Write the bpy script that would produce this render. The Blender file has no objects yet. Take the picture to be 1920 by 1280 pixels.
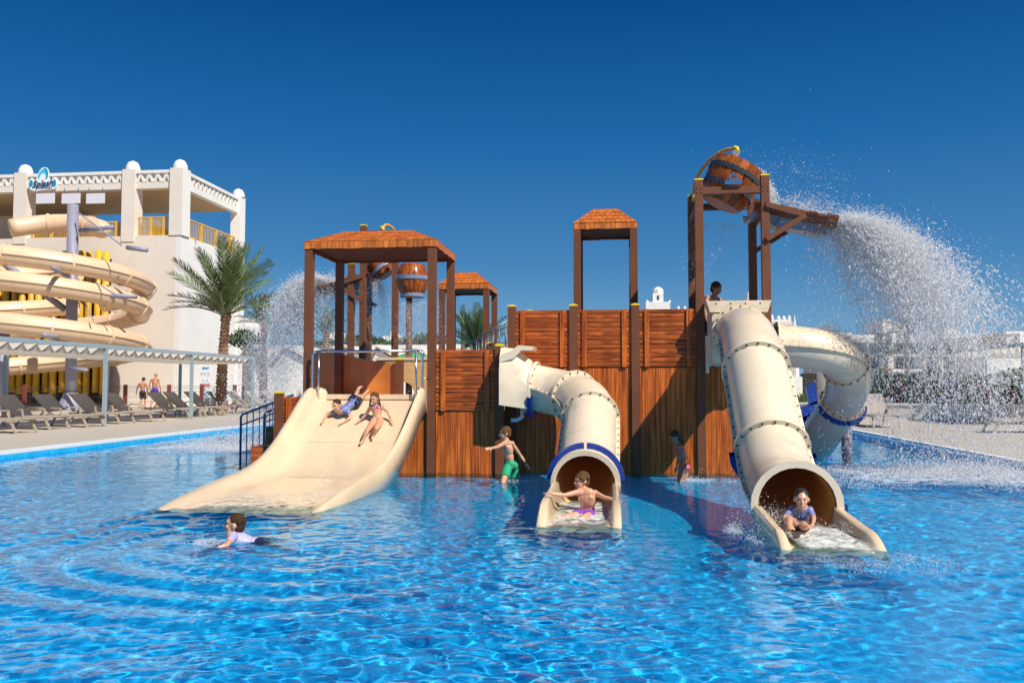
import bpy, bmesh, math, random
import numpy as np
from mathutils import Vector, Matrix, Quaternion, noise as mnoise
random.seed(7)
sc = bpy.context.scene
COL = sc.collection
# ---------------------------------------------------------------- camera
FPX = 1600.0; CAMH = 1.25
YAW = math.atan(190/FPX); PITCH = math.atan(82/FPX)
cam_d = bpy.data.cameras.new('camera'); cam = bpy.data.objects.new('camera', cam_d); COL.objects.link(cam)
cam_d.sensor_width = 36; cam_d.lens = 36*FPX/1920; cam_d.clip_end = 3000; cam_d.clip_start = .05
cam.location = (0, 0, CAMH); cam.rotation_euler = (math.pi/2+PITCH, 0, YAW)
sc.camera = cam
# ---------------------------------------------------------------- light
SUNV = Vector((1.45, -1.28, 2.0)).normalized()
world = bpy.data.worlds.new('World'); sc.world = world; world.use_nodes = True
wn = world.node_tree; wn.nodes.clear()
w_out = wn.nodes.new('ShaderNodeOutputWorld'); w_bg = wn.nodes.new('ShaderNodeBackground')
w_sky = wn.nodes.new('ShaderNodeTexSky'); w_sky.sky_type = 'NISHITA'; w_sky.sun_disc = False
w_sky.sun_elevation = math.asin(SUNV.z); w_sky.sun_rotation = math.atan2(SUNV.x, SUNV.y)
w_sky.air_density = 1.0; w_sky.dust_density = 0.15; w_sky.ozone_density = 3.0; w_sky.altitude = 0
w_hs = wn.nodes.new('ShaderNodeHueSaturation'); w_hs.inputs['Saturation'].default_value = 1.5; w_hs.inputs['Hue'].default_value = .5
w_gm = wn.nodes.new('ShaderNodeGamma'); w_gm.inputs['Gamma'].default_value = 1.0
wn.links.new(w_sky.outputs[0], w_hs.inputs['Color']); wn.links.new(w_hs.outputs[0], w_gm.inputs[0])
w_tc = wn.nodes.new('ShaderNodeTexCoord'); w_sp = wn.nodes.new('ShaderNodeSeparateXYZ'); w_rp = wn.nodes.new('ShaderNodeValToRGB'); w_mx = wn.nodes.new('ShaderNodeMix'); w_mx.data_type = 'RGBA'
wn.links.new(w_tc.outputs['Generated'], w_sp.inputs[0]); wn.links.new(w_sp.outputs[2], w_rp.inputs[0])
_e = w_rp.color_ramp.elements; _k = 1/0.085
SKYC = [(0.0, (.165, .36, .56)), (.05, (.125, .31, .53)), (.14, (.050, .20, .44)), (.27, (.014, .125, .355)), (.42, (.0025, .060, .225)), (1.0, (.001, .030, .135))]
_e[0].position = 0; _e[1].position = 1
for _i in range(4): _e.new(SKYC[_i+1][0])
for _i, (_p, _c) in enumerate(SKYC): _e[_i].position = _p; _e[_i].color = (*_c, 1)
w_sc = wn.nodes.new('ShaderNodeVectorMath'); w_sc.operation = 'SCALE'; w_sc.inputs['Scale'].default_value = _k
wn.links.new(w_rp.outputs[0], w_sc.inputs[0]); w_mx.inputs[0].default_value = .88
wn.links.new(w_gm.outputs[0], w_mx.inputs[6]); wn.links.new(w_sc.outputs[0], w_mx.inputs[7]); wn.links.new(w_mx.outputs[2], w_bg.inputs[0]); wn.links.new(w_bg.outputs[0], w_out.inputs[0])
w_bg.inputs[1].default_value = 0.085
sun_d = bpy.data.lights.new('sun', 'SUN'); sun_d.energy = 4.9; sun_d.angle = math.radians(.5); sun_d.color = (1, .95, .87)
sun_d.cycles.is_caustics_light = True
sun = bpy.data.objects.new('sun', sun_d); COL.objects.link(sun)
sun.rotation_euler = SUNV.to_track_quat('Z', 'Y').to_euler(); sun.location = (20, -10, 30)
vs = sc.view_settings; vs.view_transform = 'Standard'; vs.look = 'None'; vs.gamma = 1; vs.exposure = 0.12; vs.use_curve_mapping = False
sc.cycles.use_denoising = True
sc.cycles.max_bounces = 26; sc.cycles.diffuse_bounces = 24; sc.cycles.glossy_bounces = 4; sc.cycles.transparent_max_bounces = 96; sc.cycles.transmission_bounces = 8
# ---------------------------------------------------------------- rays: a pixel of the photo -> a point of the place
_F = Vector((-math.sin(YAW)*math.cos(PITCH), math.cos(YAW)*math.cos(PITCH), math.sin(PITCH)))
_R = Vector((math.cos(YAW), math.sin(YAW), 0)); _U = _R.cross(_F)
def ray(u, v): return _F+_R*((u-960)/FPX)-_U*((v-640)/FPX)
def aY(u, v, Y): d = ray(u, v); t = Y/d.y; return Vector((d.x*t, Y, CAMH+d.z*t))
def az(u, v, z): d = ray(u, v); t = (z-CAMH)/d.z; return Vector((d.x*t, d.y*t, z))
def aX(u, v, X): d = ray(u, v); t = X/d.x; return Vector((X, d.y*t, CAMH+d.z*t))
# ---------------------------------------------------------------- mesh builder
class MB:
    def __init__(s): s.v = []; s.f = []; s.mi = []; s.cur = 0
    def add(s, vs, fs):
        n = len(s.v); s.v += [tuple(p) for p in vs]; s.f += [tuple(i+n for i in f) for f in fs]; s.mi += [s.cur]*len(fs)
    def box(s, x0, x1, y0, y1, z0, z1, M=None):
        P = [Vector(p) for p in ((x0,y0,z0),(x1,y0,z0),(x1,y1,z0),(x0,y1,z0),(x0,y0,z1),(x1,y0,z1),(x1,y1,z1),(x0,y1,z1))]
        if M is not None: P = [M@p for p in P]
        s.add(P, [(0,3,2,1),(4,5,6,7),(0,1,5,4),(1,2,6,5),(2,3,7,6),(3,0,4,7)])
    def bar(s, a, b, w, h=None, up=(0,0,1)):
        h = h or w; a = Vector(a); b = Vector(b); t = (b-a).normalized(); up = Vector(up)
        if abs(t.dot(up)) > .98: up = Vector((0,1,0))
        x = t.cross(up).normalized(); y = x.cross(t)
        P = [p+x*(i*w/2)+y*(j*h/2) for p in (a, b) for i, j in ((-1,-1),(1,-1),(1,1),(-1,1))]
        s.add(P, [(0,3,2,1),(4,5,6,7),(0,1,5,4),(1,2,6,5),(2,3,7,6),(3,0,4,7)])
    def tube(s, pts, r, n=8, cap=True, closed=False):
        pts = [Vector(p) for p in pts]; m = len(pts); rs = r if isinstance(r, (list, tuple)) else [r]*m
        V = []; prev = None
        for i, p in enumerate(pts):
            t = (pts[(i+1) % m if closed else min(i+1, m-1)]-pts[(i-1) % m if closed else max(i-1, 0)])
            t = t.normalized() if t.length > 1e-9 else Vector((0,0,1))
            if prev is None:
                u = Vector((0,0,1)) if abs(t.z) < .9 else Vector((0,1,0)); x = t.cross(u).normalized()
            else: x = (prev-t*prev.dot(t)); x = x.normalized() if x.length > 1e-9 else prev
            prev = x; y = t.cross(x)
            for k in range(n):
                a = 2*math.pi*k/n; V.append(p+(x*math.cos(a)+y*math.sin(a))*rs[i])
        F = []
        for i in range(m if closed else m-1):
            j = (i+1) % m
            for k in range(n): F.append((i*n+k, i*n+(k+1) % n, j*n+(k+1) % n, j*n+k))
        if cap and not closed: F.append(tuple(range(n-1, -1, -1))); F.append(tuple((m-1)*n+k for k in range(n)))
        s.add(V, F)
    def lathe(s, prof, n=16, M=None, cap=False, a0=0, a1=2*math.pi):
        full = abs(a1-a0-2*math.pi) < 1e-6; q = n if full else n+1; V = []
        for r, z in prof:
            for k in range(q):
                a = a0+(a1-a0)*k/n; p = Vector((r*math.cos(a), r*math.sin(a), z)); V.append(M@p if M is not None else p)
        F = []
        for i in range(len(prof)-1):
            for k in range(n):
                k2 = (k+1) % q; F.append((i*q+k, i*q+k2, (i+1)*q+k2, (i+1)*q+k))
        if cap: F.append(tuple(range(q-1, -1, -1))); F.append(tuple((len(prof)-1)*q+k for k in range(q)))
        s.add(V, F)
    def prism(s, poly, d, M=None):
        # polygon in local xz, extruded along +y by d
        n = len(poly); P = [Vector((x, 0, z)) for x, z in poly]+[Vector((x, d, z)) for x, z in poly]
        if M is not None: P = [M@p for p in P]
        s.add(P, [tuple(range(n)), tuple(range(2*n-1, n-1, -1))]+[(i, i+n, (i+1) % n+n, (i+1) % n) for i in range(n)])
    def sweep(s, secs, closed_sec=False, caps=False):
        n = len(secs[0]); V = [p for q in secs for p in q]; F = []
        for i in range(len(secs)-1):
            for k in range(n if closed_sec else n-1):
                k2 = (k+1) % n; F.append((i*n+k, i*n+k2, (i+1)*n+k2, (i+1)*n+k))
        if caps: F.append(tuple(range(n-1, -1, -1))); F.append(tuple((len(secs)-1)*n+k for k in range(n)))
        s.add(V, F)
    def mesh(s, name, mats, smooth=False, auto=None):
        m = bpy.data.meshes.new(name); m.from_pydata([tuple(p) for p in s.v], [], s.f)
        mats = mats if isinstance(mats, (list, tuple)) else [mats]
        for x in mats: m.materials.append(x)
        if len(mats) > 1: m.polygons.foreach_set('material_index', s.mi)
        bm = bmesh.new(); bm.from_mesh(m); bmesh.ops.recalc_face_normals(bm, faces=bm.faces); bm.to_mesh(m); bm.free()
        if smooth: m.shade_smooth()
        if auto is not None:
            m.shade_smooth(); m.set_sharp_from_angle(angle=math.radians(auto))
        m.update(); return m
def link(name, mesh, parent=None, loc=None):
    o = bpy.data.objects.new(name, mesh); COL.objects.link(o)
    if parent is not None: o.parent = parent
    if loc is not None: o.location = loc
    return o
def obj(name, mb, mats, parent=None, smooth=False, auto=None, loc=None):
    return link(name, mb.mesh(name, mats, smooth, auto), parent, loc)
def tag(o, label=None, cat=None, group=None, kind=None):
    if label: o['label'] = label
    if cat: o['category'] = cat
    if group: o['group'] = group
    if kind: o['kind'] = kind
    return o
class Thing:
    """an Empty at the thing's base; parts are written in world coordinates and shifted"""
    def __init__(s, name, label, cat, loc=(0,0,0), group=None):
        s.o = bpy.data.objects.new(name, None); COL.objects.link(s.o); s.o.location = loc; s.o.empty_display_size = .2
        s.loc = Vector(loc); tag(s.o, label, cat, group)
    def part(s, name, mb, mats, smooth=False, auto=None, parent=None, label=None):
        if parent is None: o = obj(name, mb, mats, s.o, smooth, auto, loc=-s.loc)
        else: o = obj(name, mb, mats, parent, smooth, auto, loc=-parent.location-s.loc if parent.location != -s.loc else (0,0,0))
        if label: o['label'] = label
        return o
    def piece(s, name, mesh, loc, rot=None, parent=None):
        # shared mesh placed at a world location
        off = Vector(loc)-s.loc
        if parent is not None: off = off-parent.location
        o = link(name, mesh, parent or s.o, off)
        if rot is not None: o.rotation_euler = rot
        return o
def copy_tree(o, parent=None):
    c = o.copy(); COL.objects.link(c); c.parent = parent
    for ch in [x for x in COL.objects if x.parent is o]: copy_tree(ch, c)
    return c
KIDS = {}
def spline(pts, n):
    pts = [Vector(p) for p in pts]; out = []
    P = [pts[0]*2-pts[1]]+pts+[pts[-1]*2-pts[-2]]
    for i in range(1, len(P)-2):
        for k in range(n):
            t = k/n; a, b, c, d = P[i-1], P[i], P[i+1], P[i+2]
            out.append(.5*((2*b)+(c-a)*t+(2*a-5*b+4*c-d)*t*t+(-a+3*b-3*c+d)*t**3))
    out.append(pts[-1]); return out
# ---------------------------------------------------------------- materials
def mat(name, col, rough=.5, spec=.5, metal=0, bump=0, bscale=40, var=0, vscale=3, coat=0, trans=0, sub=0, randvar=0, dirt=None, dscale=2, stretch=None, coord='Object', alpha=1):
    m = bpy.data.materials.new(name); m.use_nodes = True; nt = m.node_tree; N = nt.nodes; L = nt.links
    b = N['Principled BSDF']; b.inputs['Roughness'].default_value = rough; b.inputs['Specular IOR Level'].default_value = spec
    b.inputs['Metallic'].default_value = metal; b.inputs['Coat Weight'].default_value = coat; b.inputs['Base Color'].default_value = (*col, 1)
    b.inputs['Transmission Weight'].default_value = trans
    if sub: b.inputs['Subsurface Weight'].default_value = sub; b.inputs['Subsurface Radius'].default_value = (.5, .2, .1); b.inputs['Subsurface Scale'].default_value = .03
    tc = N.new('ShaderNodeTexCoord'); src = tc.outputs[coord]
    if stretch:
        mp = N.new('ShaderNodeMapping'); mp.inputs['Scale'].default_value = stretch; L.new(src, mp.inputs[0]); src = mp.outputs[0]
    c = None
    if var or randvar or dirt:
        rgb = N.new('ShaderNodeRGB'); rgb.outputs[0].default_value = (*col, 1); c = rgb.outputs[0]
        if var:
            n1 = N.new('ShaderNodeTexNoise'); n1.inputs['Scale'].default_value = vscale; n1.inputs['Detail'].default_value = 5; L.new(src, n1.inputs['Vector'])
            mr = N.new('ShaderNodeMapRange'); mr.inputs['From Min'].default_value = .3; mr.inputs['From Max'].default_value = .7
            mr.inputs['To Min'].default_value = 1-var; mr.inputs['To Max'].default_value = 1+var; L.new(n1.outputs[0], mr.inputs[0])
            vm = N.new('ShaderNodeVectorMath'); vm.operation = 'SCALE'; L.new(c, vm.inputs[0]); L.new(mr.outputs[0], vm.inputs['Scale']); c = vm.outputs[0]
        if randvar:
            oi = N.new('ShaderNodeObjectInfo'); mr = N.new('ShaderNodeMapRange'); mr.inputs['To Min'].default_value = 1-randvar; mr.inputs['To Max'].default_value = 1+randvar
            L.new(oi.outputs['Random'], mr.inputs[0]); vm = N.new('ShaderNodeVectorMath'); vm.operation = 'SCALE'; L.new(c, vm.inputs[0]); L.new(mr.outputs[0], vm.inputs['Scale']); c = vm.outputs[0]
        if dirt:
            n2 = N.new('ShaderNodeTexNoise'); n2.inputs['Scale'].default_value = dscale; n2.inputs['Detail'].default_value = 8; n2.inputs['Roughness'].default_value = .65; L.new(src, n2.inputs['Vector'])
            rp = N.new('ShaderNodeMapRange'); rp.inputs['From Min'].default_value = .52; rp.inputs['From Max'].default_value = .78; rp.inputs['To Max'].default_value = .75; L.new(n2.outputs[0], rp.inputs[0])
            mx = N.new('ShaderNodeMix'); mx.data_type = 'RGBA'; L.new(rp.outputs[0], mx.inputs[0]); L.new(c, mx.inputs[6]); mx.inputs[7].default_value = (*dirt, 1); c = mx.outputs[2]
        L.new(c, b.inputs['Base Color'])
    if bump:
        n3 = N.new('ShaderNodeTexNoise'); n3.inputs['Scale'].default_value = bscale; n3.inputs['Detail'].default_value = 4; L.new(src, n3.inputs['Vector'])
        bp = N.new('ShaderNodeBump'); bp.inputs['Strength'].default_value = bump; bp.inputs['Distance'].default_value = .01; L.new(n3.outputs[0], bp.inputs['Height']); L.new(bp.outputs[0], b.inputs['Normal'])
    return m
def wood(name, light, dark, axis, rough=.38, scale=1.0, rv=.10, streak=1.0):
    """grain runs along the given object axis"""
    m = bpy.data.materials.new(name); m.use_nodes = True; nt = m.node_tree; N = nt.nodes; L = nt.links; b = N['Principled BSDF']
    tc = N.new('ShaderNodeTexCoord'); oi = N.new('ShaderNodeObjectInfo')
    off = N.new('ShaderNodeVectorMath'); off.operation = 'MULTIPLY_ADD'; off.inputs[1].default_value = (17, 31, 13)
    cb = N.new('ShaderNodeCombineXYZ'); 
    for i in range(3): L.new(oi.outputs['Random'], cb.inputs[i])
    L.new(cb.outputs[0], off.inputs[0]); L.new(tc.outputs['Object'], off.inputs[2])
    mp = N.new('ShaderNodeMapping'); s = [38*scale]*3; s[axis] = 1.6*scale; mp.inputs['Scale'].default_value = s; L.new(off.outputs[0], mp.inputs[0])
    n1 = N.new('ShaderNodeTexNoise'); n1.inputs['Scale'].default_value = 1; n1.inputs['Detail'].default_value = 6; n1.inputs['Roughness'].default_value = .62; n1.inputs['Distortion'].default_value = .35; L.new(mp.outputs[0], n1.inputs['Vector'])
    rp = N.new('ShaderNodeValToRGB'); e = rp.color_ramp.elements; e[0].position = .36; e[0].color = (*dark, 1); e[1].position = .66; e[1].color = (*light, 1)
    k = rp.color_ramp.elements.new(.5); k.color = (*[(a+c)/2*1.02 for a, c in zip(light, dark)], 1); L.new(n1.outputs[0], rp.inputs[0])
    n2 = N.new('ShaderNodeTexNoise'); n2.inputs['Scale'].default_value = 2.2; n2.inputs['Detail'].default_value = 3; L.new(off.outputs[0], n2.inputs['Vector'])
    mr = N.new('ShaderNodeMapRange'); mr.inputs['From Min'].default_value = .3; mr.inputs['From Max'].default_value = .7; mr.inputs['To Min'].default_value = .78; mr.inputs['To Max'].default_value = 1.18; L.new(n2.outputs[0], mr.inputs[0])
    mr2 = N.new('ShaderNodeMapRange'); mr2.inputs['To Min'].default_value = 1-rv; mr2.inputs['To Max'].default_value = 1+rv; L.new(oi.outputs['Random'], mr2.inputs[0])
    mu = N.new('ShaderNodeMath'); mu.operation = 'MULTIPLY'; L.new(mr.outputs[0], mu.inputs[0]); L.new(mr2.outputs[0], mu.inputs[1])
    vm = N.new('ShaderNodeVectorMath'); vm.operation = 'SCALE'; L.new(rp.outputs[0], vm.inputs[0]); L.new(mu.outputs[0], vm.inputs['Scale'])
    L.new(vm.outputs[0], b.inputs['Base Color']); b.inputs['Roughness'].default_value = rough; b.inputs['Coat Weight'].default_value = .04; b.inputs['Specular IOR Level'].default_value = .3
    bp = N.new('ShaderNodeBump'); bp.inputs['Strength'].default_value = .35; bp.inputs['Distance'].default_value = .004; L.new(n1.outputs[0], bp.inputs['Height']); L.new(bp.outputs[0], b.inputs['Normal'])
    return m
W_L = (.70, .178, .024); W_D = (.26, .045, .008)
M = {}
M['boardz'] = wood('board_wood', W_L, W_D, 2); M['boardx'] = wood('panel_wood', (.64, .150, .026), (.20, .036, .008), 0)
M['shingle'] = wood('shingle_wood', (.76, .225, .040), (.34, .075, .014), 2, rough=.5)
M['shingley'] = wood('shingle_wood_side', (.76, .225, .040), (.34, .075, .014), 2, rough=.5)
M['stave'] = wood('stave_wood', (.50, .135, .028), (.15, .032, .008), 2, rough=.25, rv=.25)
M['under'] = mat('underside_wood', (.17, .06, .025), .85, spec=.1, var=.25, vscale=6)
M['tray'] = wood('tray_wood', (.30, .10, .04), (.05, .018, .01), 0, rough=.3)
M['smoothwood'] = mat('tan_fibreglass', (.62, .20, .030), .3, var=.2, vscale=2.5, coat=.3)
M['post'] = mat('brown_post_paint', (.175, .062, .027), .55, spec=.3, var=.12, vscale=5, bump=.1, bscale=60, dirt=(.13, .05, .03), dscale=6)
M['yellow'] = mat('yellow_cap_plastic', (.85, .60, .02), .4, var=.08)
M['pipey'] = mat('ochre_pipe_paint', (.72, .33, .03), .35, var=.1)
M['cream'] = mat('cream_fibreglass', (.80, .61, .39), .22, var=.06, vscale=2.0, coat=.7, bump=.03, bscale=25, dirt=(.66, .49, .29), dscale=2.2, stretch=(2.2, .7, 1))
M['creamT'] = mat('cream_tube_fibreglass', (.84, .69, .49), .34, var=.06, vscale=2.2, coat=.2, bump=.05, bscale=60, dirt=(.58, .46, .32), dscale=3.2)
M['tan'] = mat('tan_and_tube_glow', (.78, .45, .17), .35, var=.1, vscale=2)  # inside tubes, amber paints sunlight passing through the shell; play wall is plain tan
M['spiral'] = mat('peach_slide_fibreglass', (.78, .55, .35), .4, var=.06, vscale=1.2, dirt=(.62, .40, .24), dscale=1.2)
M['bolt'] = mat('dark_bolt', (.05, .035, .025), .5)
M['blue'] = mat('blue_collar_plastic', (.012, .05, .30), .3, var=.1)
M['steel'] = mat('stainless_steel', (.62, .65, .70), .22, metal=1)
M['bluerail'] = mat('blue_painted_rail', (.03, .10, .21), .35, var=.1)
M['darkrail'] = mat('grey_stair_rail', (.16, .19, .22), .35, metal=.6)
M['white'] = mat('white_render', (.80, .78, .74), .85, spec=.2, var=.03, vscale=.6, bump=.08, bscale=12, dirt=(.70, .66, .60), dscale=.35)
M['cream_r'] = mat('cream_render', (.77, .70, .61), .9, spec=.15, var=.04, vscale=.5, bump=.1, bscale=12, dirt=(.64, .57, .49), dscale=.3)  # on the left hotel's front, weaker sunlight is put into this cream
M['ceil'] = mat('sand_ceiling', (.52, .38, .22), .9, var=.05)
M['yrail'] = mat('mustard_railing', (.70, .42, .06), .45, var=.08)
M['ytube'] = mat('mustard_pipe_screen', (.66, .38, .025), .42, randvar=.22, var=.12, vscale=1.5)
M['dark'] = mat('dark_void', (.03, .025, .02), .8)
M['glassd'] = mat('window_glass', (.06, .10, .14), .08, spec=.8)
M['glass_refl'] = mat('glass_painted_reflection', (.35, .48, .66), .5, var=.3, vscale=9, stretch=(1, 1, .05))  # terrace glass with its blue-white reflection painted in as streaks
M['lav'] = mat('lavender_grey_steel', (.30, .29, .36), .45, var=.08)
M['pergola'] = mat('blue_grey_pergola_paint', (.30, .38, .41), .45, var=.06)
M['sling'] = mat('taupe_sling', (.40, .34, .30), .7, var=.06, bump=.15, bscale=150)
M['lframe'] = mat('taupe_frame', (.42, .34, .25), .5, var=.06)
M['rust'] = mat('dark_red_fence_post', (.22, .05, .03), .5, var=.1)
M['wire'] = mat('brown_wire', (.20, .13, .10), .5)
M['deck'] = mat('pale_stone_deck', (.50, .44, .36), .8, var=.10, vscale=1.1, bump=.2, bscale=30, dirt=(.38, .34, .29), dscale=.9, coord='Object')
M['coping'] = mat('white_coping', (.80, .80, .78), .6, var=.04)
M['stonewall'] = mat('pale_garden_wall', (.70, .64, .56), .85, var=.05, vscale=1.2, bump=.2, bscale=20)
M['bark'] = mat('palm_bark', (.26, .14, .07), .9, var=.35, vscale=14, bump=.5, bscale=40)
M['frond'] = mat('palm_frond', (.105, .155, .042), .5, spec=.3, var=.25, vscale=3, randvar=.3)
M['frondd'] = mat('dry_palm_frond', (.24, .17, .09), .7, var=.25, vscale=3)
M['stemg'] = mat('palm_rachis', (.20, .20, .07), .5)
M['leaf'] = mat('hedge_leaf', (.06, .11, .03), .55, var=.35, vscale=2.5)
M['leafb'] = mat('bush_leaf', (.08, .12, .05), .6, var=.3, vscale=4)
M['maroon'] = mat('maroon_leaf', (.10, .02, .022), .6, var=.3, vscale=3)
M['hedged'] = mat('dark_hedge_wood', (.05, .045, .025), .9, var=.3)
M['green'] = mat('green_umbrella_cloth', (.02, .35, .09), .6, var=.15)
M['plastic_w'] = mat('white_panel_plastic', (.74, .72, .78), .4)
M['sailw'] = None
def translucent(name, col, tw=.4, rough=.6):
    m = bpy.data.materials.new(name); m.use_nodes = True; N = m.node_tree.nodes; L = m.node_tree.links
    b = N['Principled BSDF']; b.inputs['Base Color'].default_value = (*col, 1); b.inputs['Roughness'].default_value = rough
    t = N.new('ShaderNodeBsdfTranslucent'); t.inputs[0].default_value = (*col, 1); mx = N.new('ShaderNodeMixShader'); mx.inputs[0].default_value = tw
    L.new(b.outputs[0], mx.inputs[1]); L.new(t.outputs[0], mx.inputs[2]); L.new(mx.outputs[0], N['Material Output'].inputs[0]); return m
M['sailw'] = translucent('cream_sail_cloth', (.76, .70, .60), .35, .8)
M['drop'] = translucent('white_water_drops', (.99, .99, 1.0), .35, .15)
def _clear(m, k):
    N = m.node_tree.nodes; L = m.node_tree.links; out = N['Material Output']; src = out.inputs[0].links[0].from_socket
    t = N.new('ShaderNodeBsdfTransparent'); mx = N.new('ShaderNodeMixShader'); mx.inputs[0].default_value = k; L.new(src, mx.inputs[1]); L.new(t.outputs[0], mx.inputs[2]); L.new(mx.outputs[0], out.inputs[0])
_clear(M['drop'], .5)
# ================================================================ SETTING: pool, deck, ground
PX0, PX1, PY0, PY1 = -10.3, 5.97, -6.0, 27.5
DZ = .12; FLOOR = -.50
SW = Vector((-2.75, 6.55, 0))      # the swimmer
def water_h(X, Y):
    rng = np.random.RandomState(5); Z = np.zeros_like(X)
    for i in range(104):
        lam = .088*(1.5/.088)**(rng.uniform(0, 1)**1.5); k = 2*math.pi/lam; a = rng.uniform(0, 2*math.pi); ph = rng.uniform(0, 6.28)
        amp = .00016*(lam/.1)**.92*(1.12 if lam < .3 else .62 if lam < .6 else .42)
        wx = X+.05*np.sin(Y*2.1+i); wy = Y+.05*np.sin(X*1.7+i*2)
        fade = 1/(1+np.maximum(0, (Y-8)/9)*(.2/lam)*.5)
        Z += amp*np.sin(k*(wx*math.cos(a)+wy*math.sin(a))+ph)*fade
    rng2 = np.random.RandomState(9); mod = np.zeros_like(X)
    for i in range(8):
        a = rng2.uniform(0, 6.28); mod += np.sin((X*math.cos(a)+Y*math.sin(a))*rng2.uniform(.5, 1.6)+rng2.uniform(0, 6.28))/8
    Z *= 1+1.3*mod
    # the wake the swimmer leaves: irregular open arcs
    dx = X-SW.x-.3; dy = Y-SW.y+.1; r = np.sqrt(dx*dx*.85+dy*dy*1.1)+1e-4; th = np.arctan2(dy, dx)
    env = np.exp(-((r-1.5)/.95)**2)*(.45+.55*np.cos(th+2.5))
    Z += .0095*env*np.sin(2*math.pi*(r+.06*np.sin(3*th+1))/.42)
    # churn in front of the tube mouths and the wide slide
    for cx, cy, rr, am in ((1.75, 6.3, .8, .008), (-.3, 7.2, .6, .007), (-3.8, 7.9, 1.0, .010), (5.0, 12.3, 1.8, .025), (-7.6, 17, 1.6, .02)):
        q = np.sqrt((X-cx)**2+(Y-cy)**2); e = np.exp(-(q/rr)**2)
        Z += am*e*np.sin(q*22+3*np.sin(X*9)+2*np.sin(Y*11))
    return Z
def build_water():
    xs = np.arange(PX0+.002, PX1-.002, .0203); xs[-1] = PX1-.002
    ys = [PY0+.002]; 
    while ys[-1] < PY1-.06:
        y = ys[-1]; ys.append(y+(.3 if y < 2.4 else .0165+.0032*max(0, y-4.2)))
    ys[-1] = PY1-.002; ys = np.array(ys); X, Y = np.meshgrid(xs, ys); Z = water_h(X, Y)
    v = np.stack([X, Y, Z], -1).reshape(-1, 3).astype(np.float32); ny, nx = X.shape
    idx = np.arange(nx*ny).reshape(ny, nx)
    q = np.stack([idx[:-1, :-1], idx[:-1, 1:], idx[1:, 1:], idx[1:, :-1]], -1).reshape(-1, 4).astype(np.int32)
    m = bpy.data.meshes.new('water'); m.vertices.add(len(v)); m.vertices.foreach_set('co', v.ravel())
    m.loops.add(q.size); m.loops.foreach_set('vertex_index', q.ravel()); m.polygons.add(len(q))
    m.polygons.foreach_set('loop_start', np.arange(0, q.size, 4, dtype=np.int32)); m.update(calc_edges=True); m.shade_smooth()
    return m
mw = bpy.data.materials.new('pool_water'); mw.use_nodes = True; N = mw.node_tree.nodes; N.clear()
g = N.new('ShaderNodeBsdfGlass'); g.inputs['IOR'].default_value = 1.28; g.inputs['Roughness'].default_value = 0; g.inputs[0].default_value = (.80, .95, 1, 1)
ou = N.new('ShaderNodeOutputMaterial'); mw.node_tree.links.new(g.outputs[0], ou.inputs[0])
wm = build_water(); wm.materials.append(mw)
water = link('water', wm); tag(water, 'rippled blue pool water', None, kind='structure'); water.cycles.is_caustics_caster = True
RECV = []
# mosaic basin: small square tiles, colour per tile, shallow joints
def mosaic():
    m = bpy.data.materials.new('blue_mosaic'); m.use_nodes = True; N = m.node_tree.nodes; L = m.node_tree.links; b = N['Principled BSDF']
    tc = N.new('ShaderNodeTexCoord'); mp = N.new('ShaderNodeMapping'); mp.inputs['Scale'].default_value = (28, 28, 28); L.new(tc.outputs['Object'], mp.inputs[0])
    fl = N.new('ShaderNodeVectorMath'); fl.operation = 'FLOOR'; L.new(mp.outputs[0], fl.inputs[0])
    wn_ = N.new('ShaderNodeTexWhiteNoise'); L.new(fl.outputs[0], wn_.inputs['Vector'])
    rp = N.new('ShaderNodeValToRGB'); e = rp.color_ramp.elements; e[0].color = (.008, .36, .66, 1); e[1].color = (.02, .62, .92, 1); k = rp.color_ramp.elements.new(.5); k.color = (.011, .49, .80, 1); L.new(wn_.outputs[0], rp.inputs[0])
    fr = N.new('ShaderNodeVectorMath'); fr.operation = 'FRACTION'; L.new(mp.outputs[0], fr.inputs[0]); sp = N.new('ShaderNodeSeparateXYZ'); L.new(fr.outputs[0], sp.inputs[0])
    mn = N.new('ShaderNodeMath'); mn.operation = 'MINIMUM'; L.new(sp.outputs[0], mn.inputs[0]); L.new(sp.outputs[1], mn.inputs[1])
    lt = N.new('ShaderNodeMath'); lt.operation = 'LESS_THAN'; lt.inputs[1].default_value = .08; L.new(mn.outputs[0], lt.inputs[0])
    mx = N.new('ShaderNodeMix'); mx.data_type = 'RGBA'; L.new(lt.outputs[0], mx.inputs[0]); L.new(rp.outputs[0], mx.inputs[6]); mx.inputs[7].default_value = (.05, .28, .62, 1)
    L.new(mx.outputs[2], b.inputs['Base Color']); b.inputs['Roughness'].default_value = .4; return m
M['mosaic'] = mosaic()
b = MB(); b.add([(PX0, PY0, FLOOR), (PX1, PY0, FLOOR), (PX1, PY1, FLOOR), (PX0, PY1, FLOOR), (PX0, PY0, DZ-.06), (PX1, PY0, DZ-.06), (PX1, PY1, DZ-.06), (PX0, PY1, DZ-.06)],
    [(0, 1, 2, 3), (0, 1, 5, 4), (1, 2, 6, 5), (2, 3, 7, 6), (3, 0, 4, 7)])
pf = bpy.data.meshes.new('pool_basin'); pf.from_pydata(b.v, [], b.f); pf.materials.append(M['mosaic'])
basin = link('pool_basin', pf); tag(basin, 'blue mosaic pool basin', None, kind='structure'); RECV.append(basin)
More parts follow.
